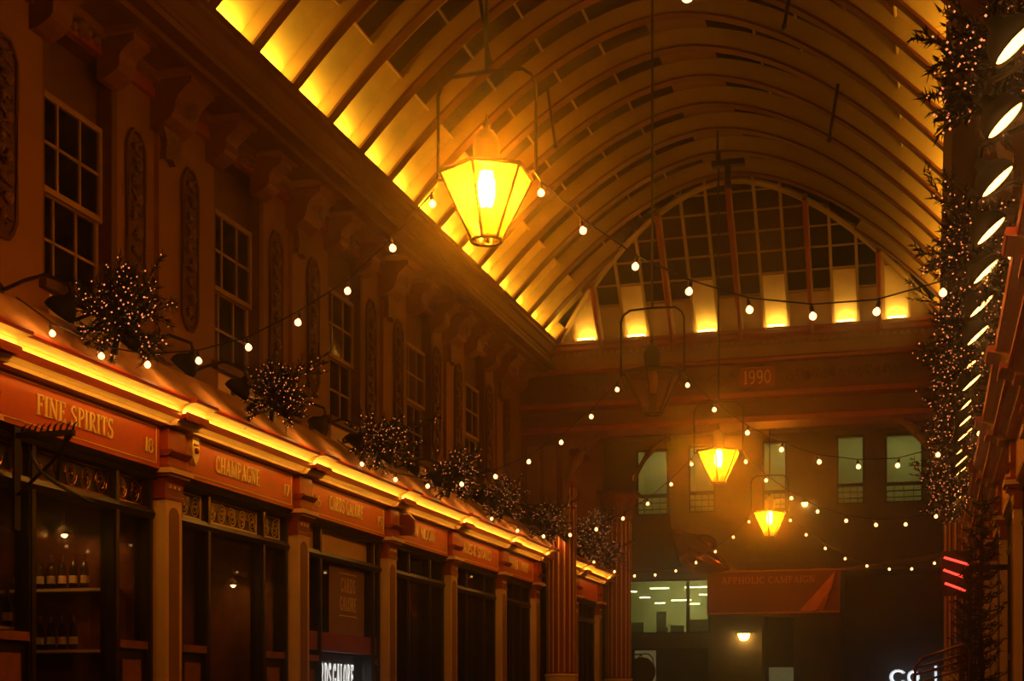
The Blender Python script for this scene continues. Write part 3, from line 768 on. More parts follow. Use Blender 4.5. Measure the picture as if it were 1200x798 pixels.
# ------------------------------------------------------------------ hanging lanterns
def hexpts(r, n=6, a0=PI/6): return [(r*math.cos(a0+2*PI*k/n), r*math.sin(a0+2*PI*k/n)) for k in range(n)]
LZ = zz(3.72)
def lantern(y, lit, label, glow='mantle'):
    x = XM; t = thing('hanging_lantern', label, 'lantern', (x, y, LZ-.47), 'hanging lanterns along the arcade')
    at = lambda p, z: (x+p[0], y+p[1], z)
    R, r = .335, .105; top = hexpts(R); bot = hexpts(r); zt, zb = LZ, LZ-.46
    for k in range(6):
        a, b, c, d = at(top[k], zt), at(top[(k+1)%6], zt), at(bot[(k+1)%6], zb), at(bot[k], zb)
        obj('glass_pane', MB().add([a,b,c,d], [(0,1,2,3)]), 'lantern_glass' if lit else 'dull_lantern_glass', t)
        obj('glazing_rib', MB().tube([a, d], .012, 5), 'iron', t)
    obj('top_rim', MB().tube([at(p, zt) for p in top], .016, 6, closed=True), 'iron', t)
    obj('bottom_ring', MB().tube([at((r*1.02*math.cos(2*PI*k/16), r*1.02*math.sin(2*PI*k/16)), zb) for k in range(16)], .014, 6, closed=True), 'iron', t)
    hi = hexpts(.10)
    for k in range(6):
        a, b, c, d = at(top[k], zt+.012), at(top[(k+1)%6], zt+.012), at(hi[(k+1)%6], zt+.03), at(hi[k], zt+.03)
        obj('hood_pane', MB().add([a,b,c,d], [(0,1,2,3)]), 'lantern_glass' if lit else 'dull_lantern_glass', t)
        obj('hood_rib', MB().tube([a, d], .009, 5), 'iron', t)
    obj('crown', MB().lathe([(.10,.03),(.10,.06),(.09,.10),(.10,.2),(.085,.26),(.05,.31),(.02,.33),(.03,.355),(.015,.38),(.004,.43)], (x,y,zt), 14), 'iron', t, smooth=True)
    obj('burner_stem', MB().lathe([(.02,.0),(.012,.04),(.012,.2),(.03,.22),(.03,.24)], (x,y,zb-.01), 8), 'iron', t)
    obj('mantle' if lit else 'lamp_tube', MB().lathe([(.01,-.24),(.04,-.22),(.062,-.15),(.062,-.04),(.05,-.015),(.05,.02)], (x,y,zt), 12), glow if lit else 'paper', t, smooth=True)
    # hoop frame and rod up to the ridge
    hw = .36; fz = zt+.72
    pts = [(x-hw,y,zt+.0),(x-hw,y,fz-.12),(x-hw+.03,y,fz-.05),(x-hw+.1,y,fz),(x,y,fz+.01),(x+hw-.1,y,fz),(x+hw-.03,y,fz-.05),(x+hw,y,fz-.12),(x+hw,y,zt+.0)]
    hp = obj('hoop_frame', MB().tube(pts, .013, 6), 'iron', t)
    obj('rod', MB().tube([(x,y,fz), (x,y,ZG+RISE+.0)], .014, 6), 'iron', t)
    obj('hoop_arm', MB().tube([(x-hw,y,zt),(x-R+.02,y,zt)], .012, 5).tube([(x+hw,y,zt),(x+R-.02,y,zt)], .012, 5), 'iron', t)
    obj('hanger_block', MB().box(x-.035, x+.035, y-.05, y+.05, ZG+RISE-.22, ZG+RISE-.02), 'iron', t)
    return t
lantern(9.76, True, 'lit hexagonal lantern glowing largest under the vault near FINE SPIRITS')
lantern(16.1, False, 'unlit hexagonal lantern with dull glass hanging before the 1990 beam')
lantern(21.4, True, 'lit hexagonal lantern hanging just below the 1990 beam', 'mantle_weak')
lantern(28.5, True, 'lit hexagonal lantern above the red banner beyond the beam', 'mantle_weak')
lantern(5.27, True, 'lit hexagonal lantern hanging at the near end of the arcade', 'mantle_dim')

# ------------------------------------------------------------------ festoon strings
FD = [.40, .70, 1.06, 1.435, 1.84, 2.255, 2.665, 3.08, 3.50]
FH = [3.56, 3.27, 3.00, 2.79, 2.64, 2.57, 2.56, 2.66, 2.86]
bulb_me = None
def bulb(parent, x, y, z, tilt):
    """one globe bulb; z is the globe centre"""
    global bulb_me
    if bulb_me is None:
        o = obj('bulb', MB().sphere((x,y,z), .025, 10, 7).lathe([(.0095,.022),(.009,.03)], (x,y,z), 8), 'bulb_glow', parent, loc=(x,y,z), smooth=True)
        s_ = obj('socket', MB().lathe([(.011,.028),(.014,.034),(.014,.062),(.008,.07),(.004,.085)], (x,y,z), 8), 'iron', o)
        bulb_me = (o.data, s_.data)
    else:
        o = bpy.data.objects.new('bulb', bulb_me[0]); C.objects.link(o); o.parent = parent; o.location = Vector((x,y,z))-root_loc(parent)
        s_ = bpy.data.objects.new('socket', bulb_me[1]); C.objects.link(s_); s_.parent = o
    o.rotation_euler = (0, tilt, 0); return o
def festoon(y, label, sides=(-1, 1), fd=FD, fh=FH):
    t = thing('festoon_string', label, 'string lights', (XM, y, zz(3.0)), 'festoon strings crossing the arcade')
    for sg in sides:
        pts = [(XM+sg*.345, y, LZ+.0)]
        for i, (d, h) in enumerate(zip(fd, fh)):
            x = XM+sg*d; jit = .02*math.sin(i*2.3+y)
            pts.append((x, y+jit, zz(h)+.075))
            bulb(t, x, y+jit, zz(h)-.005, .25*math.sin(i*1.7+y)*1.0)
        pts.append((XM+sg*3.82, y, zz(3.16)))
        # smooth the cable
        fine = []
        for a, b in zip(pts[:-1], pts[1:]):
            for q in (0, .34, .67): fine.append(tuple(a[k]+(b[k]-a[k])*q for k in range(3)))
        fine.append(pts[-1])
        obj('cable', MB().tube(fine, .0055, 4), 'iron', t)
    return t
festoon(5.27, 'festoon string of globe bulbs tied to the lantern at the near end', fd=[.40, .66, .97, 1.33, 1.735, 2.15, 2.56, 2.98, 3.42], fh=[3.58, 3.32, 3.08, 2.88, 2.71, 2.585, 2.62, 2.72, 2.90])
festoon(9.76, 'festoon string of globe bulbs tied to the large glowing lantern')
festoon(16.1, 'festoon string of globe bulbs tied to the unlit lantern before the beam')
festoon(21.4, 'festoon string of globe bulbs tied to the lantern below the 1990 beam')
festoon(28.5, 'festoon string of globe bulbs tied to the lantern above the banner')

# ------------------------------------------------------------------ floodlights over the shop cornice
def floodlight(side, y, label):
    x, z = -6.36, zz(3.00)
    t = thing('floodlight', label, 'floodlight', (sidex(WALLX, side), y, zz(3.1)), 'floodlights over the %s shop cornice' % side)
    n = Vector((-.66, 0, -.75)).normalized()
    rot = Vector((0,0,-1)).rotation_difference(n).to_matrix().to_4x4()
    T = Matrix.Translation((x, y, z)) @ rot
    hd = obj('shade', S(MB().lathe([(.112,-.008),(.122,-.026),(.127,-.026),(.124,.01),(.108,.05),(.075,.085),(.04,.105),(.03,.15)], (0,0,0), 14).xf(T), side), 'shade_black', t, smooth=True)
    obj('lens', S(MB().lathe([(.108,-.014),(.108,-.010)], (0,0,0), 18).xf(T), side), 'flood_glow', t)
    top = T @ Vector((0,0,.14))
    obj('swan_neck', S(MB().tube([tuple(top), (top.x-.02, y, top.z+.09), (-6.5, y, zz(3.28)), (-6.68, y, zz(3.25)), (-6.84, y, zz(3.2)), (WALLX, y, zz(3.2))], .016, 6), side), 'iron', t)
    obj('wall_plate', S(MB().lathe([(.05,.0),(.05,.015),(.03,.025)], (WALLX, y, zz(3.2)), 10, 'x'), side), 'iron', t)
    return t
SH = ['the blank fascia', 'FINE SPIRITS', 'CHAMPAGNE', 'CARDS GALORE', 'NEW MOON', 'ALES & STOUTS', 'WINES & PORT']
fp = {}
def place_flood(side, y, label):
    if side not in fp: fp[side] = (floodlight(side, y, label), y); return
    o = copy_tree(fp[side][0], (0, y-fp[side][1], 0)); o['label'] = label
for i, p in enumerate(P[:-1]):
    for k, w_ in enumerate(('first', 'second', 'third')):
        place_flood('left', p+.46+.95*k, '%s swan-necked floodlight of three above the %s sign' % (w_, SH[i]))
y = 6.94
while y < 24.2:
    place_flood('right', y, 'lit swan-necked floodlight on the right hand cornice'); y += .90

# ------------------------------------------------------------------ evergreen sprays with fairy lights
def spray_meshes(seed, R=.45, nb=64, lean=.35):
    rnd = random.Random(seed); fo = MB(); tw = MB(); fa = MB()
    def octa(c, r):
        x,y,z = c; fa.add([(x+r,y,z),(x-r,y,z),(x,y+r,z),(x,y-r,z),(x,y,z+r),(x,y,z-r)], [(0,2,4),(2,1,4),(1,3,4),(3,0,4),(2,0,5),(1,2,5),(3,1,5),(0,3,5)])
    tw.tube([(0,0,-.12),(.05,0,.1),(.14,0,.34)], [.03,.025,.012], 6)
    for b in range(nb):
        a = rnd.uniform(0, 2*PI); el = rnd.uniform(-.75, 1.25)
        d = Vector((math.cos(a)*math.cos(el)+lean, math.sin(a)*math.cos(el), math.sin(el))).normalized()
        L = R*rnd.uniform(.6, 1.0)
        if b < 3: L = R*rnd.uniform(1.35, 1.75); d = Vector((lean+rnd.uniform(.0,.6), rnd.choice((-1,1))*rnd.uniform(.4,.9), rnd.uniform(.3,.9))).normalized()
        o = Vector((.08*rnd.random(), rnd.uniform(-.06,.06), rnd.uniform(0,.22)))
        mid = o+d*L*.5+Vector((0,0,rnd.uniform(-.03,.05))); e = o+d*L
        tw.tube([o, mid, e], [.007,.005,.003], 4)
        subs = [(o, mid, e)]
        for q in (.45, .62, .78):
            bp = o.lerp(e, q); sd = (d+Vector((rnd.uniform(-1,1), rnd.uniform(-1,1), rnd.uniform(-.7,.7)))*.75).normalized()
            subs.append((bp, bp+sd*L*.16, bp+sd*L*.32)); tw.tube([bp, bp+sd*L*.32], [.004,.002], 3)
        for (p0, p1, p2) in subs:
            ln_ = (p2-p0).length; nn = max(6, int(ln_/.013))
            ax = (p2-p0).normalized()
            for k in range(nn):
                q = .12+.88*k/nn; c = p0.lerp(p1, q*2) if q < .5 else p1.lerp(p2, q*2-1)
                sd = Vector((rnd.uniform(-1,1), rnd.uniform(-1,1), rnd.uniform(-1,1))); sd = (sd-ax*sd.dot(ax)).normalized()
                tip = c+(sd*.8+ax*.6)*rnd.uniform(.045,.075); wv = sd.cross(ax)*.009
                fo.add([tuple(c-wv), tuple(c+wv), tuple(tip)], [(0,1,2)])
            for k in range(max(1, int(ln_/.15))):
                q = rnd.uniform(.3, 1); c = p0.lerp(p2, q); octa(c+Vector((rnd.uniform(-.02,.02), rnd.uniform(-.02,.02), rnd.uniform(-.02,.02))), rnd.uniform(.0050,.0088))
    return fo, tw, fa
SPR = []
def spray(side, x, y, z, sc_, var, label, group, rotz=0.0, sxz=(1,1,1)):
    t = thing('evergreen_spray', label, 'evergreen', (x, y, z), group)
    while len(SPR) <= var:
        fo, tw, fa = spray_meshes(100+len(SPR)*13)
        row = []
        for nm, mb, m in (('needles', fo, 'needle'), ('twigs', tw, 'twig'), ('fairy_lights', fa, 'fairy')):
            me = bpy.data.meshes.new(nm); me.from_pydata([tuple(v) for v in mb.v], [], mb.f); me.materials.append(M[m]); row.append((nm, me))
        SPR.append(row)
    for nm, me in SPR[var]:
        o = bpy.data.objects.new(nm, me); C.objects.link(o); o.parent = t; o['kind'] = 'stuff'
    t.rotation_euler = (0, 0, (0 if side == 'left' else PI)+rotz); t.scale = (sc_*sxz[0], sc_*sxz[1], sc_*sxz[2]); return t
gl = 'evergreen sprays on the left shop cornice'
lab = ['dark evergreen spray with fairy lights above the %s sign' % s_ for s_ in SH]
for i, p in enumerate(P[:-1]):
    yy = p+1.28-(.15 if i > 3 else 0); spray('left', -6.40, yy, zz(2.98), 1.0+.06*math.sin(i*2.1), i % 4, lab[i], gl, .25*math.sin(i*1.9))
spray('left', -5.95, 26.0, zz(2.98), 1.0, 1, 'dark evergreen spray with fairy lights on top of the first fluted column', gl)
spray('left', -6.45, 27.3, zz(2.95), 1.05, 2, 'dark evergreen spray with fairy lights between the two fluted columns', gl)
spray('left', -6.45, 29.3, zz(2.95), .9, 3, 'dark evergreen spray with fairy lights by the second fluted column', gl)
gr = 'evergreen sprays on the right shop cornice'
rl = 'dark evergreen spray with fairy lights jutting from the right hand cornice'
for i, (yy, x, h, s_) in enumerate([(8.3,.42,3.25,1.05),(10.9,.42,3.08,1.0),(12.6,.40,2.95,.9),(14.6,.42,3.0,1.1),(17.2,.40,2.95,1.1),(19.8,.40,2.9,1.1),(22.4,.40,2.9,1.1)]):
    spray('right', x, yy, zz(h), s_, (i+1) % 4, rl, gr, .2*math.sin(i*2.7))
# slim dark trees standing along the right hand shops
def slim_tree(x, y, hgt, label, seed):
    t = thing('slim_tree', label, 'tree', (x, y, 0), 'slim dark trees before the right hand shops'); rnd = random.Random(seed)
    obj('pot', MB().lathe([(.16,0),(.2,.05),(.22,.35),(.24,.38),(.24,.42),(.2,.42)], (x,y,0), 16), 'stone_dark', t)
    tr = MB().tube([(x,y,.4),(x+.02,y,1.2),(x-.02,y+.02,hgt*.7),(x,y,hgt)], [.03,.026,.018,.006], 6); obj('trunk', tr, 'twig', t)
    bw = MB(); nd = MB(); fa = MB()
    for b in range(90):
        z = .9+(hgt-.95)*b/90; L = .36*(1-.55*b/90)*rnd.uniform(.7,1.1); a = b*2.4+rnd.uniform(-.3,.3)
        d = Vector((math.cos(a), math.sin(a), rnd.uniform(.1,.7))).normalized()
        p0 = Vector((x,y,z)); p2 = p0+d*L; p1 = p0.lerp(p2,.5)-Vector((0,0,.03)); bw.tube([p0,p1,p2], [.009,.006,.003], 4)
        for k in range(20):
            q = .2+.8*k/20; c = p0.lerp(p2,q); sd = Vector((rnd.uniform(-1,1),rnd.uniform(-1,1),rnd.uniform(-1,1))).normalized(); tip = c+sd*.06; wv = sd.cross(d)*.009
            nd.add([tuple(c-wv),tuple(c+wv),tuple(tip)], [(0,1,2)])
    tag(obj('branches', bw, 'twig', t), kind='stuff'); tag(obj('needles', nd, 'needle', t), kind='stuff')
    return t
slim_tree(.42, 12.75, 3.35, 'slim dark potted tree standing just beyond the copper rack', 5)
slim_tree(.40, 15.6, 3.3, 'slim dark potted tree standing just before the red glowing heater', 6)
slim_tree(.40, 18.6, 3.2, 'slim dark potted tree standing behind the red glowing heater', 8)

# ------------------------------------------------------------------ fittings on the left shops
def crest(y, x, label):
    t = thing('gilt_crest', label, 'crest', (x, y, zz(2.3)))
    pr = [(y-.06,zz(2.52)),(y+.06,zz(2.52)),(y+.075,zz(2.44)),(y+.06,zz(2.36)),(y,zz(2.28)),(y-.06,zz(2.36)),(y-.075,zz(2.44))]
    obj('shield', MB().prism_x(pr, x, x+.05), 'gold', t)
    obj('charge', MB().sphere((x+.055,y,zz(2.42)), .03, 8, 5).box(x+.05,x+.06,y-.04,y+.04,zz(2.47),zz(2.485)), 'maroon', t)
    obj('crown', MB().prism_x([(y-.06,zz(2.53)),(y-.07,zz(2.58)),(y-.035,zz(2.555)),(y,zz(2.59)),(y+.035,zz(2.555)),(y+.07,zz(2.58)),(y+.06,zz(2.53))], x, x+.05), 'gold', t)
    return t
crest(12.50, -6.80, 'small gilt crest on the red board beside CHAMPAGNE')
# projecting iron sign bracket with a spiked crest by FINE SPIRITS
t = thing('sign_bracket', 'black wrought iron bracket with a spiked crest before FINE SPIRITS', 'bracket', (-6.80, 9.75, zz(1.5)))
bx, by = -6.80, 9.75
obj('bar', MB().box(bx, -6.30, by-.02, by+.02, zz(2.06), zz(2.10)).box(bx-.02, bx, by-.04, by+.04, zz(1.35), zz(2.15)), 'iron', t)
for k in range(9):
    xx = bx+.04+k*.056; obj('spike', MB().tube([(xx,by,zz(2.10)),(xx+.012,by,zz(2.14)),(xx+.04,by,zz(2.165))], [.012,.009,.002], 5), 'iron', t)
obj('scroll', MB().tube([(bx+.42-.30*math.cos(a)*(1-.06*a), by, zz(1.95)-.42*math.sin(a*.5)*1.0) for a in [i*.32 for i in range(11)]], .016, 6), 'iron', t)
obj('stay', MB().tube([(-6.33,by,zz(2.06)),(-6.5,by,zz(1.86)),(bx,by,zz(1.62))], .014, 6), 'iron', t)
obj('stay_drop', MB().tube([(-6.36,by,zz(2.06)),(-6.42,by,zz(1.9)),(-6.45,by,zz(1.72))], .02, 6), 'iron', t)
# dark lantern-like bell on the NEW MOON fascia
t = thing('projecting_plaque', 'dark projecting plaque at the near end of the NEW MOON fascia', 'plaque', (-6.80, 18.2, zz(2.3)))
obj('plaque_body', MB().prism_y([(-6.80,zz(2.25)),(-6.62,zz(2.25)),(-6.6,zz(2.3)),(-6.6,zz(2.45)),(-6.66,zz(2.52)),(-6.80,zz(2.52))], 18.17, 18.23), 'maroon', t)
obj('plaque_rim', MB().tube([(-6.80,18.2,zz(2.53)),(-6.66,18.2,zz(2.53)),(-6.59,18.2,zz(2.45)),(-6.59,18.2,zz(2.29)),(-6.62,18.2,zz(2.24))], .012, 5), 'gold', t)

# CARDS GALORE window: hanging panel and light box
bp = 16.70
t = thing('window_poster', 'brown hanging panel lettered CARDS GALORE in the shop window', 'poster', (-6.946, bp, zz(.86)))
pb = obj('panel', MB().box(-6.946, -6.938, bp-.56, bp+.56, zz(.86), zz(1.69)), 'poster', t)
for z in (zz(1.60), zz(1.08)): obj('rule', MB().box(-6.938, -6.934, bp-.26, bp+.30, z, z+.014), 'paper', pb)
for tx, z, wd in (('CARDS', zz(1.38), .46), ('GALORE', zz(1.15), .52)):
    tag(obj('lettering', face_px(lettering(tx, .17, wd, .004), -6.938, bp+.02, z), 'paper', pb), 'pale letters reading '+tx)
t = thing('light_box', 'white glowing CARDS GALORE letters low in the shop window', 'sign', (-7.08, bp, 0))
obj('backing', MB().box(-7.12, -7.10, bp-.62, bp+.60, zz(-.1), zz(.62)), 'card_display', t)
obj('stand', MB().box(-7.16, -7.12, bp-.5, bp+.5, 0, zz(.3)), 'black_paint', t)
for tx, wc, wd in (('CARDS', -.42, .56), ('GALORE', .25, .66)):
    tag(obj('lettering', face_px(lettering(tx, .32, wd, .012, .16, .62), -7.10, bp+wc-.0, zz(.18)), 'white_glow', t), 'glowing white letters reading '+tx)
for k, yy in enumerate((bp-.42, bp-.2)):
    tt = thing('paper_bag', 'small dark gift bag above the glowing CARDS GALORE letters', 'bag', (-7.10, yy, zz(.52)), 'gift bags above the glowing letters')
    obj('bag_body', MB().prism_z([(-7.10,yy-.07),(-7.05,yy-.07),(-7.05,yy+.07),(-7.10,yy+.07)], zz(.515), zz(.60), [(-7.10,yy-.05),(-7.08,yy-.05),(-7.08,yy+.05),(-7.10,yy+.05)]), 'room_wood', tt)
    obj('handle', MB().tube([(-7.09,yy-.03,zz(.595)),(-7.09,yy-.02,zz(.615)),(-7.09,yy+.02,zz(.615)),(-7.09,yy+.03,zz(.595))], .004, 4), 'paper', tt)

# FINE SPIRITS: shelves and bottles, small pendant lamps inside
def shelf(y0, y1, x, z, label):
    t = thing('shelf', label, 'shelf', (x, (y0+y1)/2, z), 'wine shelves inside FINE SPIRITS')
    obj('board', MB().box(x-.28, x, y0, y1, z-.03, z), 'room_wood', t)
    obj('price_strip', MB().box(x, x+.006, y0+.05, y1-.05, z-.03, z-.005), 'paper', t); return t
bm_ = None
def wine_bottle(x, y, z, label, grp):
    global bm_
    t = thing('wine_bottle', label, 'bottle', (x, y, z), grp)
    if bm_ is None:
        b = obj('bottle_glass', MB().lathe([(.036,0),(.038,.01),(.038,.19),(.03,.22),(.015,.245),(.014,.30),(.016,.302),(.016,.315)], (x,y,z), 10), 'bottle', t, smooth=True)
        l = obj('label_paper', MB().lathe([(.0388,.05),(.0388,.12)], (x,y,z), 10), 'paper', t)
        c = obj('capsule', MB().lathe([(.0152,.25),(.0165,.30),(.0165,.317)], (x,y,z), 8), 'maroon', t)
        bm_ = [(q.name.split('.')[0], q.data) for q in (b, l, c)]
    else:
        for nm, me in bm_:
            o = bpy.data.objects.new(nm, me); C.objects.link(o); o.parent = t
for (ya, yb, x, z, n_, lb, gp, sl) in ((9.55, 10.35, -7.15, zz(.62), 5, 'dark wine bottle on the upper shelf behind the FINE SPIRITS glass', 'bottles on the upper wine shelf', 'wooden upper wine shelf behind the FINE SPIRITS glass'),
                                   (9.55, 10.35, -7.15, zz(.15), 5, 'dark wine bottle on the lower shelf behind the FINE SPIRITS glass', 'bottles on the lower wine shelf', 'wooden lower wine shelf behind the FINE SPIRITS glass')):
    shelf(ya, yb, x+.1, z, sl)
    for k in range(n_): wine_bottle(x, ya+.08+(yb-ya-.16)*k/(n_-1), z, lb, gp)
for z, sl, lb, gp, n_ in ((zz(1.06), 'wooden shelf with a bottle row on the inner side wall of FINE SPIRITS', 'wine bottle in the row on the inner side wall of FINE SPIRITS', 'bottles on the inner side wall', 7), (zz(.50), 'lower wooden shelf on the inner side wall of FINE SPIRITS', 'wine bottle low on the inner side wall of FINE SPIRITS', 'bottles low on the inner side wall', 6)):
    t = thing('shelf', sl, 'shelf', (-7.7, 11.74, z), 'wine shelves inside FINE SPIRITS')
    obj('board', MB().box(-8.4, -7.15, 11.62, 11.85, z-.035, z), 'shelf_wood', t); obj('price_strip', MB().box(-8.3, -7.2, 11.614, 11.62, z-.03, z-.006), 'paper', t)
    for k in range(n_): wine_bottle(-8.16+.118*k, 11.70, z, lb, gp)
def pendant(x, y, z, label):
    t = thing('pendant_lamp', label, 'lamp', (x, y, z), 'small pendants inside the shops')
    obj('shade', MB().lathe([(.10,0),(.09,.03),(.05,.07),(.02,.09)], (x,y,z), 12), 'copper', t)
    obj('bulb', MB().sphere((x,y,z+.010), .028, 8, 6), 'small_glow', t)
    obj('flex', MB().tube([(x,y,z+.09),(x,y,zz(2.1))], .004, 4), 'iron', t)
for x, y in ((-7.75, 11.20), (-7.50, 11.45), (-7.6, 10.2)): pendant(x, y, zz(1.52), 'small lit pendant lamp inside FINE SPIRITS')
for x, y in ((-7.6, 14.15), (-7.35, 14.45)): pendant(x, y, zz(1.30), 'small lit pendant lamp inside CHAMPAGNE')
pendant(-7.5, 19.7, zz(1.35), 'small lit pendant lamp inside NEW MOON'); pendant(-7.5, 22.2, zz(1.35), 'small lit pendant lamp inside ALES & STOUTS'); pendant(-7.8, 16.9, zz(1.5), 'small lit pendant lamp inside CARDS GALORE')

# apron panels under the upper windows
for side in ('left', 'right'):
    for (a, b) in WINS:
        pn = obj('apron_panel', S(MB().box(WALLX, WALLX+.012, a+.08, b-.08, zz(3.16), zz(3.34)), side), 'cream', walls[side], loc=(sidex(WALLX, side), a, zz(3.16)))

# ------------------------------------------------------------------ roof fittings
for (x, y, z0, z1, dx, lb) in ((-1.45,15.2,zz(7.0),zz(7.35),.10,'a'), (-1.15,17.6,zz(6.7),zz(7.1),.10,'b'), (-4.35,17.0,zz(6.75),zz(7.2),-.10,'c'), (-4.45,14.6,zz(6.75),zz(7.25),-.12,'d')):
    t = thing('vent_rod', 'short dark vent rod slanting down from the roof ribs', 'rod', (x, y, z1), 'vent rods under the roof')
    obj('rod', MB().tube([(x,y,z0),(x+dx,y,z1+.25)], .02, 6), 'iron', t); obj('joint', MB().sphere((x,y,z0), .035, 8, 5), 'iron', t)
t = thing('ridge_bracket', 'dark T-shaped bracket hanging under the ridge by the glazed end', 'bracket', (-2.75, 20.6, zz(7.95)))
obj('stem', MB().box(-2.79,-2.71,20.56,20.64,zz(7.32),zz(7.62)), 'iron', t); obj('cross_bar', MB().box(-2.98,-2.52,20.54,20.66,zz(7.62),zz(7.70)), 'iron', t)
obj('hanger', MB().tube([(-2.9,20.6,zz(7.70)),(-2.9,20.6,zz(8.17))], .014, 6), 'iron', t)

# ------------------------------------------------------------------ street end: far building
YB = 45.0
fb = structure('wall_far', 'dark stone building across the street beyond the arcade', 'wall', (-3, YB, 0))
holes = {'A': (-8.91,-7.88,zz(5.93),zz(8.01)), 'B': (-7.26,-6.41,zz(5.96),zz(8.07)), 'C': (-4.97,-4.22,zz(5.96),zz(8.08)), 'D': (-2.74,-1.90,zz(6.05),zz(8.15)), 'E': (-1.31,-.20,zz(6.04),zz(8.13)),
         'G': (-9.60,-6.57,zz(2.2),zz(3.91)), 'H': (-4.97,-4.01,0,zz(2.7)), 'J': (-2.61,1.0,0,zz(4.06)), 'K': (-10.2,-6.62,0,zz(1.75)), 'F1': (1.1,2.1,zz(6.1),zz(8.2)), 'F2': (-11.2,-10.2,zz(5.9),zz(8.0))}
xs = sorted({-18, 9}|{v for h in holes.values() for v in h[:2]}); zs = sorted({0, 16}|{v for h in holes.values() for v in h[2:]})
mb = MB()
for xa, xb in zip(xs[:-1], xs[1:]):
    run = None
    for za, zb in list(zip(zs[:-1], zs[1:])):
        cx, cz = (xa+xb)/2, (za+zb)/2
        inside = any(h[0] < cx < h[1] and h[2] < cz < h[3] for h in holes.values())
        if inside:
            if run: mb.box(xa, xb, YB, YB+.35, run[0], run[1]); run = None
        else: run = (run[0], zb) if run else (za, zb)
    if run: mb.box(xa, xb, YB, YB+.35, run[0], run[1])
obj('facade', mb, 'far_stone', fb)
for k in range(9): obj('string_course', MB().box(-18, 9, YB-.05, YB, zz(4.35)+k*.0+(0 if k == 0 else 1.05*k+.6), zz(4.35)+.12+(0 if k == 0 else 1.05*k+.6)), 'far_stone', fb) if k in (0, 4) else None
def office(key, nwin, lampx, rails=True, split=.30, bright=True):
    x0, x1, z0, z1 = holes[key]; wn = structure('window_%d' % nwin, 'office window glowing pale green in the far stone building', 'window', ((x0+x1)/2, YB, z0))
    f = MB().box(x0,x0+.06,YB+.1,YB+.2,z0,z1).box(x1-.06,x1,YB+.1,YB+.2,z0,z1).box(x0+.06,x1-.06,YB+.1,YB+.2,z0,z0+.06).box(x0+.06,x1-.06,YB+.1,YB+.2,z1-.06,z1)
    zm = z0+(z1-z0)*split
    if rails: f.box(x0+.06, x1-.06, YB+.1, YB+.2, zm-.05, zm+.05)
    obj('frame', f, 'black_paint', wn)
    if rails:
        obj('pane', MB().box(x0+.06,x1-.06,YB+.14,YB+.15,z0+.06,zm-.05), 'office_glass', wn); obj('pane', MB().box(x0+.06,x1-.06,YB+.14,YB+.15,zm+.05,z1-.06), 'office_glass', wn)
        for q in (.3, .62, .9): obj('guard_rail', MB().tube([(x0, YB+.05, z0+(zm-z0)*q), (x1, YB+.05, z0+(zm-z0)*q)], .018, 5), 'iron', wn)
        for q in (.25, .5, .75): obj('rail_post', MB().tube([(x0+(x1-x0)*q, YB+.05, z0), (x0+(x1-x0)*q, YB+.05, z0+(zm-z0)*.9)], .012, 5), 'iron', wn)
    d = 3.0; e = .3
    obj('room', MB().box(x0-e,x1+e,YB+d,YB+d+.1,z0-.5,z1+.5).box(x0-e-.1,x0-e,YB+.36,YB+d,z0-.5,z1+.5).box(x1+e,x1+e+.1,YB+.36,YB+d,z0-.5,z1+.5).box(x0-e,x1+e,YB+.36,YB+d,z1+.4,z1+.5).box(x0-e,x1+e,YB+.36,YB+d,z0-.5,z0-.4), 'office', wn)
    for q in lampx:
        cx = x0+(x1-x0)*q[0]; lz = q[3] if len(q) > 3 else .33; hh = .07 if len(q) <= 3 else .03
        obj('ceiling_lamp', MB().box(cx-q[2], cx+q[2], YB+q[1], YB+q[1]+.10, z1+lz, z1+lz+hh), 'office_lamp', wn)
    return wn
office('A', 41, [(.5,.9,.4),(.5,2.0,.4)]); office('B', 42, [(.5,1.4,.25),(.5,2.3,.2)]); office('C', 43, [(.75,.9,.3),(.5,2.0,.35)], split=.27); office('D', 44, [(.3,.9,.3),(.5,1.9,.3)], split=.28); office('E', 45, [(.5,.9,.4),(.5,1.9,.4)], split=.28)
office('F2', 46, [(.5,1.2,.3)]); office('F1', 47, [(.5,1.2,.3)])
g = office('G', 48, [(.10,1.0,.20,-.30),(.22,1.6,.16,-.45),(.42,.9,.30,-.22),(.58,2.2,.32,-.52),(.80,1.0,.35,-.20),(.88,1.8,.25,-.38),(.70,2.6,.18,-.62),(.33,2.5,.16,-.58)], rails=False)
for k, (qx, qw, qh) in enumerate(((.14,.25,.45), (.40,.16,.8), (.56,.22,.35), (.78,.30,.55), (.92,.15,.7))):
    xx = -9.60+3.03*qx; obj('desk_screen', MB().box(xx-qw, xx+qw, YB+1.4+.2*k, YB+1.45+.2*k, zz(2.2)-.3, zz(2.2)+qh), 'office_dark', g)
x0, x1, z0, z1 = holes['G']
obj('pane', MB().box(x0+.06,-8.72,YB+.14,YB+.15,z0+.06,z1-.06), 'office_glass', g); obj('pane', MB().box(-8.72,-7.28,YB+.14,YB+.15,z0+.06,z1-.06), 'office_glass', g); obj('pane', MB().box(-7.28,x1-.06,YB+.14,YB+.15,z0+.06,z1-.06), 'office_glass', g)
for x in (-9.15, -7.28): obj('mullion', MB().box(x-.05,x+.05,YB+.1,YB+.2,z0,z1), 'black_paint', g)
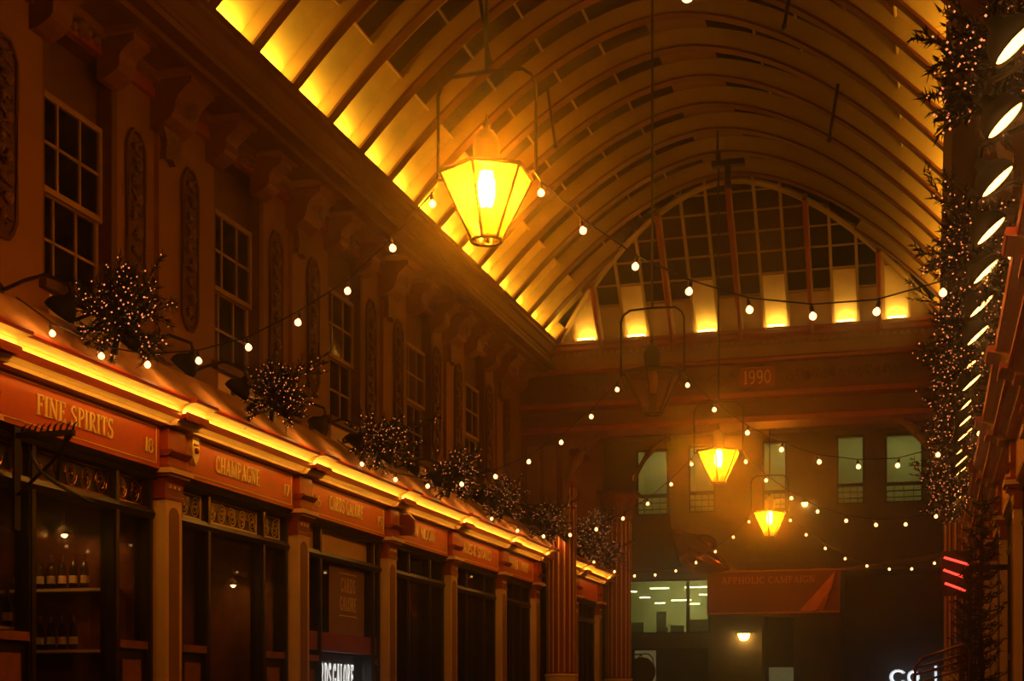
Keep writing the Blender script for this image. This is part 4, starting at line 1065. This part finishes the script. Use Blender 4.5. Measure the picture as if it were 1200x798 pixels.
# openings at street level
d1 = structure('door_1', 'dark recessed entrance in the far building', 'door', (-.8, YB+.3, 0))
obj('recess', MB().box(-2.61,1.0,YB+2.2,YB+2.3,0,zz(4.06)).box(-2.71,-2.61,YB+.35,YB+2.3,0,zz(4.06)).box(1.0,1.1,YB+.35,YB+2.3,0,zz(4.06)).box(-2.61,1.0,YB+.35,YB+2.2,zz(4.06),zz(4.16)), 'black_paint', d1)
for x in (-2.2, -1.3, -.4, .5): obj('leaf', MB().box(x-.4,x+.4,YB+2.0,YB+2.05,0,zz(2.0)), 'iron', d1)
obj('door_rail', MB().box(-2.61,1.0,YB+1.98,YB+2.08,zz(2.0),zz(2.15)), 'iron', d1)
d2 = structure('door_2', 'narrow doorway with a lit pane low down in the far building', 'door', (-4.5, YB+.3, 0))
obj('recess', MB().box(-4.97,-4.01,YB+1.0,YB+1.1,0,zz(2.7)).box(-5.07,-4.97,YB+.35,YB+1.1,0,zz(2.7)).box(-4.01,-3.91,YB+.35,YB+1.1,0,zz(2.7)).box(-4.97,-4.01,YB+.35,YB+1.0,zz(2.7),zz(2.8)), 'black_paint', d2)
obj('lit_pane', MB().box(-4.85,-4.05,YB+.9,YB+.92,.3,zz(1.15)), 'notice', d2)
d3 = structure('door_3', 'black glazed street front under the office window of the far building', 'door', (-8.4, YB+.3, 0))
obj('front', MB().box(-10.2,-6.62,YB+.2,YB+.25,0,zz(1.75)), 'black_paint', d3)
# wall lamps
def sconce(x, z, s_, label):
    t = thing('wall_sconce', label, 'wall lamp', (x, YB, z))
    obj('bowl', MB().lathe([(.02*s_,-.22*s_),(.10*s_,-.2*s_),(.16*s_,-.12*s_),(.19*s_,0)], (x,YB-.2*s_,z), 14), 'sconce_glow', t)
    obj('band', MB().lathe([(.2*s_,0),(.26*s_,.01),(.26*s_,.04),(.2*s_,.05)], (x,YB-.2*s_,z), 14), 'iron', t)
    obj('arm', MB().box(x-.03,x+.03,YB-.2*s_,YB,z-.03,z+.03), 'iron', t)
    obj('lamp', MB().sphere((x,YB-.2*s_,z+.0*s_), .05*s_, 8, 5), 'sconce_glow', t)
sconce(-5.50, zz(2.16), 1.0, 'glowing bowl wall lamp on the pier under the red banner'); sconce(-3.67, zz(6.12), .5, 'tiny glowing wall lamp between the far office windows')
# person in the office
def person(x, y, z, label):
    pts = {'pelvis':(0,0,.92),'chest':(0,0,1.28),'neck':(0,0,1.47),'head0':(0,-.02,1.56),'head1':(0,-.02,1.70),'shL':(-.19,0,1.40),'elL':(-.25,0,1.13),'haL':(-.22,-.1,.90),'shR':(.19,0,1.40),'elR':(.25,-.02,1.13),'haR':(.20,-.14,.94),
           'hipL':(-.1,0,.88),'knL':(-.11,-.01,.48),'anL':(-.11,.02,.08),'toL':(-.12,-.14,.03),'hipR':(.1,0,.88),'knR':(.11,-.02,.48),'anR':(.12,.02,.08),'toR':(.13,-.14,.03)}
    rad = {'pelvis':.14,'chest':.15,'neck':.055,'head0':.085,'head1':.085,'shL':.07,'elL':.045,'haL':.035,'shR':.07,'elR':.045,'haR':.035,'hipL':.09,'knL':.06,'anL':.045,'toL':.035,'hipR':.09,'knR':.06,'anR':.045,'toR':.035}
    ed = [('pelvis','chest'),('chest','neck'),('neck','head0'),('head0','head1'),('chest','shL'),('shL','elL'),('elL','haL'),('chest','shR'),('shR','elR'),('elR','haR'),('pelvis','hipL'),('hipL','knL'),('knL','anL'),('anL','toL'),('pelvis','hipR'),('hipR','knR'),('knR','anR'),('anR','toR')]
    ks = list(pts); me = bpy.data.meshes.new('person'); me.from_pydata([pts[k] for k in ks], [(ks.index(a), ks.index(b)) for a, b in ed], [])
    o = bpy.data.objects.new('person', me); C.objects.link(o); o.location = (x,y,z)
    sk = o.modifiers.new('skin', 'SKIN'); 
    for i, k in enumerate(ks):
        v = me.skin_vertices[0].data[i]; v.radius = (rad[k], rad[k]); v.use_root = (k == 'pelvis')
    sb = o.modifiers.new('sub', 'SUBSURF'); sb.levels = 1; sb.render_levels = 2
    me.materials.append(M['cloth_dark']); tag(o, label, 'person'); return o
person(-8.25, YB+1.7, zz(2.62)-1.79, 'person in dark clothes standing in the lit far office window')

# notice board, round sign, neon, banner, balloon
t = thing('notice_board', 'cream notice board with a ringed emblem on the street pavement', 'sign', (-7.27, 38, 0))
nbd = obj('board', MB().box(-7.55,-6.99,38,38.05,.9,zz(1.42)), 'notice', t)
obj('ring', MB().tube([(-7.27+.21*math.cos(2*PI*k/24), 37.995, zz(1.13)+.21*math.sin(2*PI*k/24)) for k in range(24)], .018, 5, closed=True), 'ink', nbd)
mb = MB()
for k in range(7): mb.tube([(-7.36+.03*k, 37.995, zz(1.13)+.10*math.sin(k*2.1)), (-7.32+.03*k, 37.995, zz(1.13)+.09*math.sin(k*1.3+2))], .014, 4)
obj('emblem_mark', mb, 'ink', nbd); obj('print_line', MB().box(-7.5,-7.05,37.99,38,zz(.80),zz(.83)), 'banner_edge', nbd); obj('print_line', MB().box(-7.45,-7.1,37.99,38,zz(.68),zz(.72)), 'ink', nbd)
obj('post', MB().box(-7.30,-7.24,38.05,38.10,0,zz(1.3)), 'iron', t)
t = thing('round_sign', 'black round projecting sign beyond the second fluted column', 'sign', (-6.45, 31.7, zz(.3)))
obj('disc', MB().lathe([(.30,-.03),(.32,-.02),(.32,.02),(.30,.03)], (-6.15,31.7,zz(.72)), 22, 'y'), 'black_paint', t)
obj('arm', MB().tube([(-6.5,31.7,zz(1.1)),(-6.15,31.7,zz(1.1)),(-6.15,31.7,zz(1.0))], .02, 6), 'iron', t); obj('post', MB().tube([(-6.5,31.7,0),(-6.5,31.7,zz(1.15))], .03, 8), 'iron', t)
t = thing('neon_sign', 'white lit script sign low in the dark far entrance', 'sign', (-.5, 44.8, zz(.4)))
for tx, xx, hh, wd in (('c', -.93, .42, .46), ('o', -.48, .55, .36), ('i', .16, .50, .14)):
    obj('letter', face_my(lettering(tx, hh, wd, .05), xx, 44.8, zz(.62 if tx != 'i' else .66)), 'white_glow', t)
obj('tray', MB().box(-1.3,.4,44.8,44.9,zz(.5),zz(.62)), 'black_paint', t); obj('support', MB().box(-1.2,-1.1,44.82,44.88,0,zz(.5)).box(.2,.3,44.82,44.88,0,zz(.5)), 'black_paint', t)

YN = 31.6
k_ = YN/33.0
bx0, bx1, bz0, bz1 = -4.88*k_, -1.93*k_, zz(2.05*k_), zz(3.0*k_)
t = thing('banner', 'wide red cloth banner with faint lettering stretched beyond the columns', 'banner', ((bx0+bx1)/2, YN, bz0))
nx_, nz_ = 30, 8; vs = []; fs = []
for yy in (0, .012):
    for j in range(nz_+1):
        for i in range(nx_+1):
            u_ = i/nx_; v_ = j/nz_
            fold = .012*math.sin(u_*9+v_*2)
            vs.append((bx0+(bx1-bx0)*u_, YN+fold+yy, bz0+(bz1-bz0)*v_+.02*math.sin(u_*PI)))
W_ = nx_+1; Np = W_*(nz_+1)
for j in range(nz_):
    for i in range(nx_):
        a = j*W_+i; fs.append((a,a+1,a+W_+1,a+W_)); fs.append((Np+a+1,Np+a,Np+a+W_,Np+a+W_+1))
cl = obj('cloth', MB().add(vs, fs), 'banner_cloth', t, smooth=True)
obj('hem', MB().tube([(bx0,YN-.02,bz0),(bx1,YN-.02,bz0),(bx1,YN-.02,bz1),(bx0,YN-.02,bz1)], .022, 5, closed=True), 'banner_edge', t)
for wtx, ww, wc in word_split('AMPHOLIC CAMPAIGN'.replace('AMPHOLIC', 'APPHOLIC'), 2.0):
    obj('lettering', face_my(lettering(wtx, .15, ww, .006), (bx0+bx1)/2+wc-.1, YN-.016, bz1-.27), 'banner_print', cl)
for nm, a, b in (('cord', (bx0,YN,bz1), (-6.45,31.1,bz1+.14)), ('cord', (bx1,YN,bz1), (.86,31.0,bz1+.32))):
    obj(nm, MB().tube([a, tuple((a[i]+b[i])/2-(.04 if i == 2 else 0) for i in range(3)), b], .008, 4), 'banner_edge', t)
wB, hB = bx1-bx0, bz1-bz0
obj('folded_corner', MB().add([(bx1-.03*wB,YN-.02,bz1-.03),(bx0+.70*wB,YN-.03,bz0+.03),(bx0+.82*wB,YN-.09,bz0+.03),(bx0+.94*wB,YN-.10,bz0+.55*hB),(bx0+.88*wB,YN-.02,bz0+.03)], [(0,1,2),(0,2,3),(2,4,3)]), 'banner_fold', cl)
# foil balloon
YBn = 30.6; kb = YBn/33.0
bc = Vector((-5.05*kb, YBn, zz(3.52*kb)))
ax = Vector((1.28, 0, -.92)).normalized(); L_ = 1.62*kb
t = thing('foil_balloon', 'glossy dark red foil balloon with a pointed tail beside the banner', 'balloon', tuple(bc))
up_ = Vector((.58,0,.81)); mb = MB(); ns_, nr_ = 16, 18; vs = []; fs = []
for i in range(ns_+1):
    q = i/ns_; r = .36*kb*(math.sin(PI*min(1, q**.80))**.75)*(1 if q > .35 else (.25+.75*q/.35))+.004
    c = bc+ax*L_*(q-.5)+up_*(-.16*math.sin(PI*q)*kb)
    for j in range(nr_):
        a = 2*PI*j/nr_; wob = 1+.05*math.sin(5*a+7*q)
        vs.append(tuple(c+up_*(math.cos(a)*r*wob)+Vector((0,1,0))*(math.sin(a)*r*.62*wob)))
for i in range(ns_):
    for j in range(nr_): fs.append((i*nr_+j, i*nr_+(j+1)%nr_, (i+1)*nr_+(j+1)%nr_, (i+1)*nr_+j))
fs += [tuple(range(nr_-1,-1,-1)), tuple(range(ns_*nr_, (ns_+1)*nr_))]
obj('body', mb.add(vs, fs), 'foil', t, smooth=True)
seam = [Vector(vs[i*nr_]) for i in range(ns_+1)]; obj('seam', MB().tube(seam, .018, 5), 'foil', t)
obj('dome', MB().sphere(tuple(bc+Vector((.05,.12,.12))), .27*kb, 14, 9, 1.2, .7, .9), 'foil', t, smooth=True)
obj('tie', MB().tube([tuple(bc-ax*L_*.5), (bc.x-.75, YBn, zz(5.8))], .006, 4), 'iron', t)

# ------------------------------------------------------------------ right hand foreground pieces
t = thing('patio_heater', 'wall heater with three glowing red bars on the right hand row', 'heater', (.30, 17.0, zz(1.45)))
obj('housing', MB().box(.12,.46,17.06,17.14,zz(1.22),zz(1.72)), 'black_paint', t)
for z, xa, xb in ((1.60,.15,.42), (1.46,.145,.37), (1.31,.16,.38)):
    b = obj('heating_bar', MB().tube([(xa,17.03,zz(z)+.05),(xb,17.03,zz(z)-.04)], .014, 6), 'heater_glow', t)
obj('wall_arm', MB().box(.46,.9,17.08,17.12,zz(1.5),zz(1.56)), 'iron', t)
t = thing('tubular_rack', 'copper coloured tubular rack with rails standing by the right hand shops', 'rack', (.05, 9.0, 0))
zA, zB = zz(.05), zz(.33)
obj('outer_rail', MB().tube([(-.10,9.0,.0),(-.09,9.0,zA),(-.085,9.0,zz(.22)),(-.05,9.0,zz(.275)),(.19,9.12,zz(.355)),(.22,9.12,zz(.33)),(.22,9.12,0)], .009, 8), 'copper', t, smooth=True)
for dz in (.05, .09, .14): obj('rail', MB().tube([(-.088,9.0,zz(.265-dz)),(-.05,9.0,zz(.275-dz)),(.20,9.12,zz(.350-dz))], .007, 8), 'copper', t, smooth=True)
obj('upright', MB().tube([(.17,9.11,zz(.10)),(.18,9.11,zz(.345))], .008, 8), 'copper', t)
